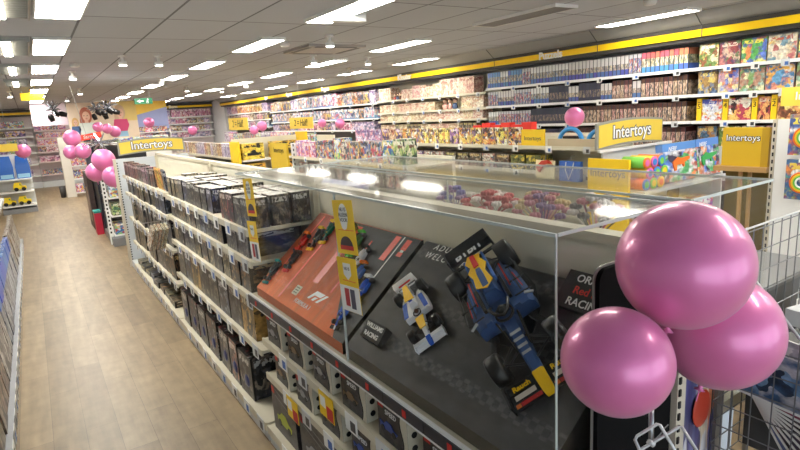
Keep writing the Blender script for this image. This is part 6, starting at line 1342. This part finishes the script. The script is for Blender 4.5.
# silver and black foil decorations above the aisle end
sil = mat('foil_silver', (190, 192, 198), 0.22, 0.9); blk = mat('foil_black', (18, 18, 20), 0.3, 0.3)
def foil(px, py, y, s, label, seed):
    rr = random.Random(seed); p = at(px, py, 1, y); t = thing('foil_decoration', label, 'decoration', p, group='silver and black foil decorations')
    b = MB()
    for i in range(30):
        a = rr.uniform(0, 2*PI); e = rr.uniform(-0.6, 1.2); d = Vector((math.cos(a)*math.cos(e), math.sin(a)*math.cos(e), math.sin(e)))
        q = d*rr.uniform(0.25, 0.42)*s; b.tube([(0, 0, 0), tuple(q*0.6+Vector((0, 0, 0.03))), tuple(q)], [0.02*s, 0.035*s, 0.006*s], n=5)
    b.build('silver_tuft', sil, t)
    for q in ((0.1, 0.0, -0.15, 0.7), (-0.12, 0, -0.35, 1.3), (0.35, 0, -0.2, 0.3)):
        d = Vector((math.cos(q[3]), 0, -math.sin(q[3])))*0.13*s; c = Vector(q[:3])*s*0.8
        MB().tube([c-d, c-d*0.3, c+d], [0.07*s, 0.10*s, 0.08*s], n=10).build('black_sleeve', blk, t)
    MB().tube([(0, 0, 0), (0, 0, ZC-p.z)], 0.004, n=4).build('hanger', chrome, t)
foil(53, 110, 18.8, 0.8, 'silver and black foil decoration hanging left of the poster', 1)
foil(96, 110, 18.6, 0.7, 'silver and black foil decoration hanging over the middle of the poster', 2)
foil(107, 108, 18.9, 0.8, 'silver and black foil decoration hanging right of the middle one', 3)
p = at(100, 142, 1, 10.2)
rr = random.Random(5); t = thing('foil_decoration', 'spiky silver foil bow between the two pink balloon clusters', 'decoration', p)
b = MB()
for i in range(22):
    a = rr.uniform(0, 2*PI); q = Vector((math.cos(a)*0.28, rr.uniform(-0.1, 0.1), math.sin(a)*0.14)); b.tube([(0, 0, 0), tuple(q)], [0.02, 0.004], n=4)
b.build('bow', sil, t); MB().tube([(0, 0, 0), (0, 0, -0.1)], 0.006, n=4).build('hanging_stem', sil, t)
# ------------------------------------------------------------------ foreground at the right: balloons, black board, wire baskets
def fg(px, py, d):
    return CAM+d*((px-400)/F*_r2-(py-225)/F*_u2+_fw)
b1 = balloon(fg(683, 264, 1.10), 63.5*1.10/F, 'largest pink pearl balloon, top of the near cluster', 32, (0.10, 0.16, 0), 'near pink balloons')
b2 = balloon(fg(616.5, 361, 1.05), 54*1.05/F, 'left pink pearl balloon of the near cluster, overlapping the case end', 32, (0.05, -0.35, 0), 'near pink balloons')
b3 = balloon(fg(719, 330, 1.29), 57*1.29/F, 'right pink pearl balloon of the near cluster, behind the top one', 32, (0.1, 0.3, 0), 'near pink balloons')
t = thing('notice_sign', 'black rounded notice board fixed across the end of the near gondola', 'board', (1.25, 0.77, 0.9))
def rrect(x0, z0, x1, z1, r):
    P = []
    for cx, cz, a0 in ((x1-r, z1-r, 0), (x0+r, z1-r, PI/2), (x0+r, z0+r, PI), (x1-r, z0+r, 1.5*PI)):
        P += [(cx+r*math.cos(a0+PI/2*k/6), cz+r*math.sin(a0+PI/2*k/6)) for k in range(7)]
    return P
MB().prism(rrect(-0.205, 0.0, 0.12, 0.71, 0.03), -0.006, 0.006, fz).build('panel', mat('board_black', (7, 7, 9), 0.85, spec=0.15), t)
MB().prism(rrect(-0.211, -0.006, 0.126, 0.716, 0.033), 0.0065, 0.010, fz).build('edge', mat('edge_silver', (150, 146, 140), 0.35, 0.4), t)
b = MB(); rr = random.Random(9); pts = [(-0.17, -0.0075, 0.13)]
for k in range(14): pts.append((pts[-1][0]+0.02, -0.0075, pts[-1][2]+rr.uniform(-0.006, 0.018)))
b.tube(pts, [0.0012+0.0012*rr.random() for _ in pts], n=4); b.build('marble_vein', mat('vein_grey', (120, 118, 116), 0.5), t)
t = thing('slotted_post_pair', 'beige slotted upright frame at the near end of the gondola', 'post', (1.5, 0.77, 0))
MB().box(1.387, 0.755, 0, 1.43, 0.785, 1.45).part('upright', MATS['upright_beige'], t); MB().box(1.615, 0.755, 0, 1.655, 0.785, 1.45).part('upright', mat('upright_grey', (120, 116, 112), 0.45), t)
for k in range(36): MB().box(1.391, 0.7505, 0.06+k*0.037, 1.401, 0.7545, 0.08+k*0.037).part('slot', inkk, t)
MB().box(1.431, 0.765, 0.3, 1.614, 0.775, 1.42).part('printed_card', art('print_colour_card', (120, 140, 180), [(200, 90, 70), (230, 200, 180), (70, 80, 130), (220, 220, 226)], 2, cover=0.6), t)
MB().ball((0.03, -0.012, 1.08), 0.05, n=14, sc=(1, 0.1, 1.2)).build('printed_ball', mat('ball_orange_red', (200, 70, 50), 0.4), t)
# wire holder with its rod in front of the board
t = thing('wire_holder', 'white wire holder and rod below the near balloons', 'wire holder', fg(651, 445, 1.12))
o0 = Vector(t.location)
def wire(pts, r, m, name, n=7): MB().tube([fg(*p)-o0 for p in pts], r, n=n).build(name, m, t)
wire([(678, 456, 1.06), (660, 425, 1.10), (657, 424, 1.10), (637, 436, 1.11), (635, 440, 1.11), (645, 462, 1.07)], 0.0033, lwire, 'wire_loop')
wire([(700, 456, 1.06), (682, 427, 1.11), (679, 427, 1.11), (640, 450, 1.12), (634, 456, 1.12)], 0.0033, lwire, 'wire_loop')
wire([(651.5, 404, 1.14), (651, 444, 1.12)], 0.0055, chrome, 'rod'); wire([(648, 441, 1.118), (654, 445, 1.116)], 0.006, lwire, 'rod_clip')  # clip only joins rod and loops; the holder itself has no support
# wire baskets of magazines and boxes
def grid_wall(b, P, Q, z0, z1, step, r, lean=Vector((0, 0, 0))):
    P = Vector(P); Q = Vector(Q); L_ = (Q-P).length; n = max(1, round(L_/step)); m_ = max(1, round((z1-z0)/step))
    for k in range(n+1):
        p = P+(Q-P)*k/n; b.tube([(p.x, p.y, z0), (p.x, p.y, z1)], r, n=5)
    for k in range(m_+1):
        z = z0+(z1-z0)*k/m_; b.tube([(P.x, P.y, z), (Q.x, Q.y, z)], r, n=5)
rackw = mat('rack_wire', (128, 130, 134), 0.35, 0.7)
t = thing('wire_rack', 'chrome wire rack of fanned magazines at the lower right corner', 'wire rack', (1.84, 0.56, 0))
xa, xb, ya, yb, zb_ = 1.562, 2.12, 0.381, 0.745, 0.888
def rim_z(y): return 1.183+(y-ya)/(yb-ya)*0.417
for nm, x in (('side_grid', xa), ('side_grid', xb)):
    b = MB()
    for k in range(8):
        y = ya+(yb-ya)*k/7; b.tube([(x, y, zb_), (x, y, rim_z(y))], 0.0019, n=5)
    for k in range(11):
        z = zb_+0.07*k; y0_ = ya if z <= 1.183 else ya+(z-1.183)/0.417*(yb-ya)
        if y0_ < yb-0.02: b.tube([(x, y0_, z), (x, yb, z)], 0.0019, n=5)
    b.part(nm, rackw, t)
b = MB()
for k in range(10):
    x = xa+(xb-xa)*k/9; b.tube([(x, yb, zb_), (x, yb, 1.60)], 0.0019, n=5)
for k in range(11): b.tube([(xa, yb, zb_+0.07*k), (xb, yb, zb_+0.07*k)], 0.0019, n=5)
b.part('back_grid', rackw, t)
b = MB()
for k in range(10):
    x = xa+(xb-xa)*k/9; b.tube([(x, ya, zb_), (x, ya, 1.183)], 0.0019, n=5)
for k in range(5): b.tube([(xa, ya, zb_+0.07*k), (xb, ya, zb_+0.07*k)], 0.0019, n=5)
b.part('front_grid', rackw, t)
b = MB()
for k in range(10):
    x = xa+(xb-xa)*k/9; b.tube([(x, ya, zb_), (x, yb, zb_)], 0.0019, n=5)
b.part('floor_grid', rackw, t)
b = MB(); b.tube([(xa, ya, 1.183), (xa, yb, 1.60), (xb, yb, 1.60), (xb, ya, 1.183)], 0.0045, n=7, closed=True); b.part('rim', lwire, t)
for x in (xa, xb):
    for y in (ya, yb): MB().tube([(x, y, 0), (x, y, zb_)], 0.007, n=6).part('leg', rackw, t)
MB().box(xa+0.01, ya+0.01, 0.30, xb-0.01, yb-0.01, 0.33).part('lower_shelf', dgrey, t)
mg = [art('print_magazine_dark', (44, 34, 40), [(150, 50, 60), (70, 60, 80), (30, 28, 34), (120, 100, 110)], 2, title=(220, 210, 210), cover=0.5), art('print_magazine_blue', (50, 80, 140), [(120, 150, 200), (40, 50, 80), (200, 200, 210)], 2, title=(240, 240, 240), cover=0.5)]
for i in range(9):
    al = math.radians(5+6.6*i)
    o = box_obj('magazine', 0.245, 0.006, 0.20, mg[0] if i not in (0, 8) else mg[1], paper)
    o.matrix_world = Matrix.Translation((xa+0.016+0.011*i, 0.716, 1.155)) @ Matrix.Rotation(W, 4, 'Z') @ Matrix.Rotation(al, 4, 'Y') @ Matrix.Translation((0.1225, 0, 0))
    MB().box(-0.12, -0.0016, 0.001, 0.12, -0.0004, 0.008).build('page_edge', paper, o)
    tag(o, '%s magazine fanned in the wire rack, %s from the aisle side' % ('blue' if i in (0, 8) else 'dark', nth(i+1)), 'magazine', 'fanned magazines')
bp2 = art('print_blue_paper', (230, 232, 236), [(60, 110, 190), (240, 240, 244), (90, 90, 100)], 2, cover=0.5)
MB().box(1.74, 0.40, 0.892, 2.10, 0.73, 1.19).part('inner_tray', dgrey, t)
for i, (x, y, z, rz, tl, m, lab) in enumerate(((1.88, 0.47, 1.191, 0.3, 0, paper, 'white flat carton at the bottom of the wire rack pile'), (1.91, 0.47, 1.242, 0.6, 0, bp2, 'white and blue carton in the middle of the wire rack pile'), (1.88, 0.49, 1.293, -0.2, 0.0, greyw, 'pale grey carton on top of the wire rack pile'), (2.06, 0.50, 1.191, 0.0, 0.0, paper, 'white carton beside the pile in the wire rack'))):
    o = box_obj('flat_carton', 0.18 if i < 3 else 0.05, 0.17, 0.05, m); o.matrix_world = Matrix.Translation((x, y, z)) @ Matrix.Rotation(rz, 4, 'Z'); tag(o, lab, 'carton', 'cartons in the wire rack')
t = thing('book_stack', 'pile of pale folded cartons standing at the right edge', 'carton pile', (0, 0, 0))
for k in range(5): MB().box(3.1+0.01*k, 0.8, 0.90+k*0.05, 3.5+0.01*k, 1.1, 0.945+k*0.05).build('carton', greyw if k % 2 else paper, t)
MB().box(3.08, 0.78, 0, 3.55, 1.12, 0.899).build('crate', dgrey, t)
MB().box(3.2, 0.85, 1.151, 3.4, 1.05, 1.23).build('orange_pack', orange, t)
q_ = at(742, 240, 1, 1.25)
t = thing('blank_card', 'tall pale blue-white card standing behind the top near balloon', 'card', (q_.x, q_.y, 0))
MB().prism([(-0.10, 0), (0.035, 0), (0.05, q_.z+0.055), (-0.10, q_.z+0.03)], 0, 0.004, fz).build('card', mat('card_ice', (206, 216, 226), 0.5), t)
t = thing('grey_crate', 'grey plastic crate on a trolley behind the wire rack', 'crate', (3.35, 1.45, 0))
MB().box(3.05, 1.25, 0.62, 3.75, 1.65, 0.95).part('crate', mat('crate_grey', (120, 122, 126), 0.5), t); MB().box(3.03, 1.23, 0.9505, 3.77, 1.67, 0.985).part('rim', grey, t)
for x in (3.08, 3.70):
    for y in (1.28, 1.60): MB().tube([(x, y, 0.0), (x, y, 0.62)], 0.012, n=6).part('leg', grey, t)
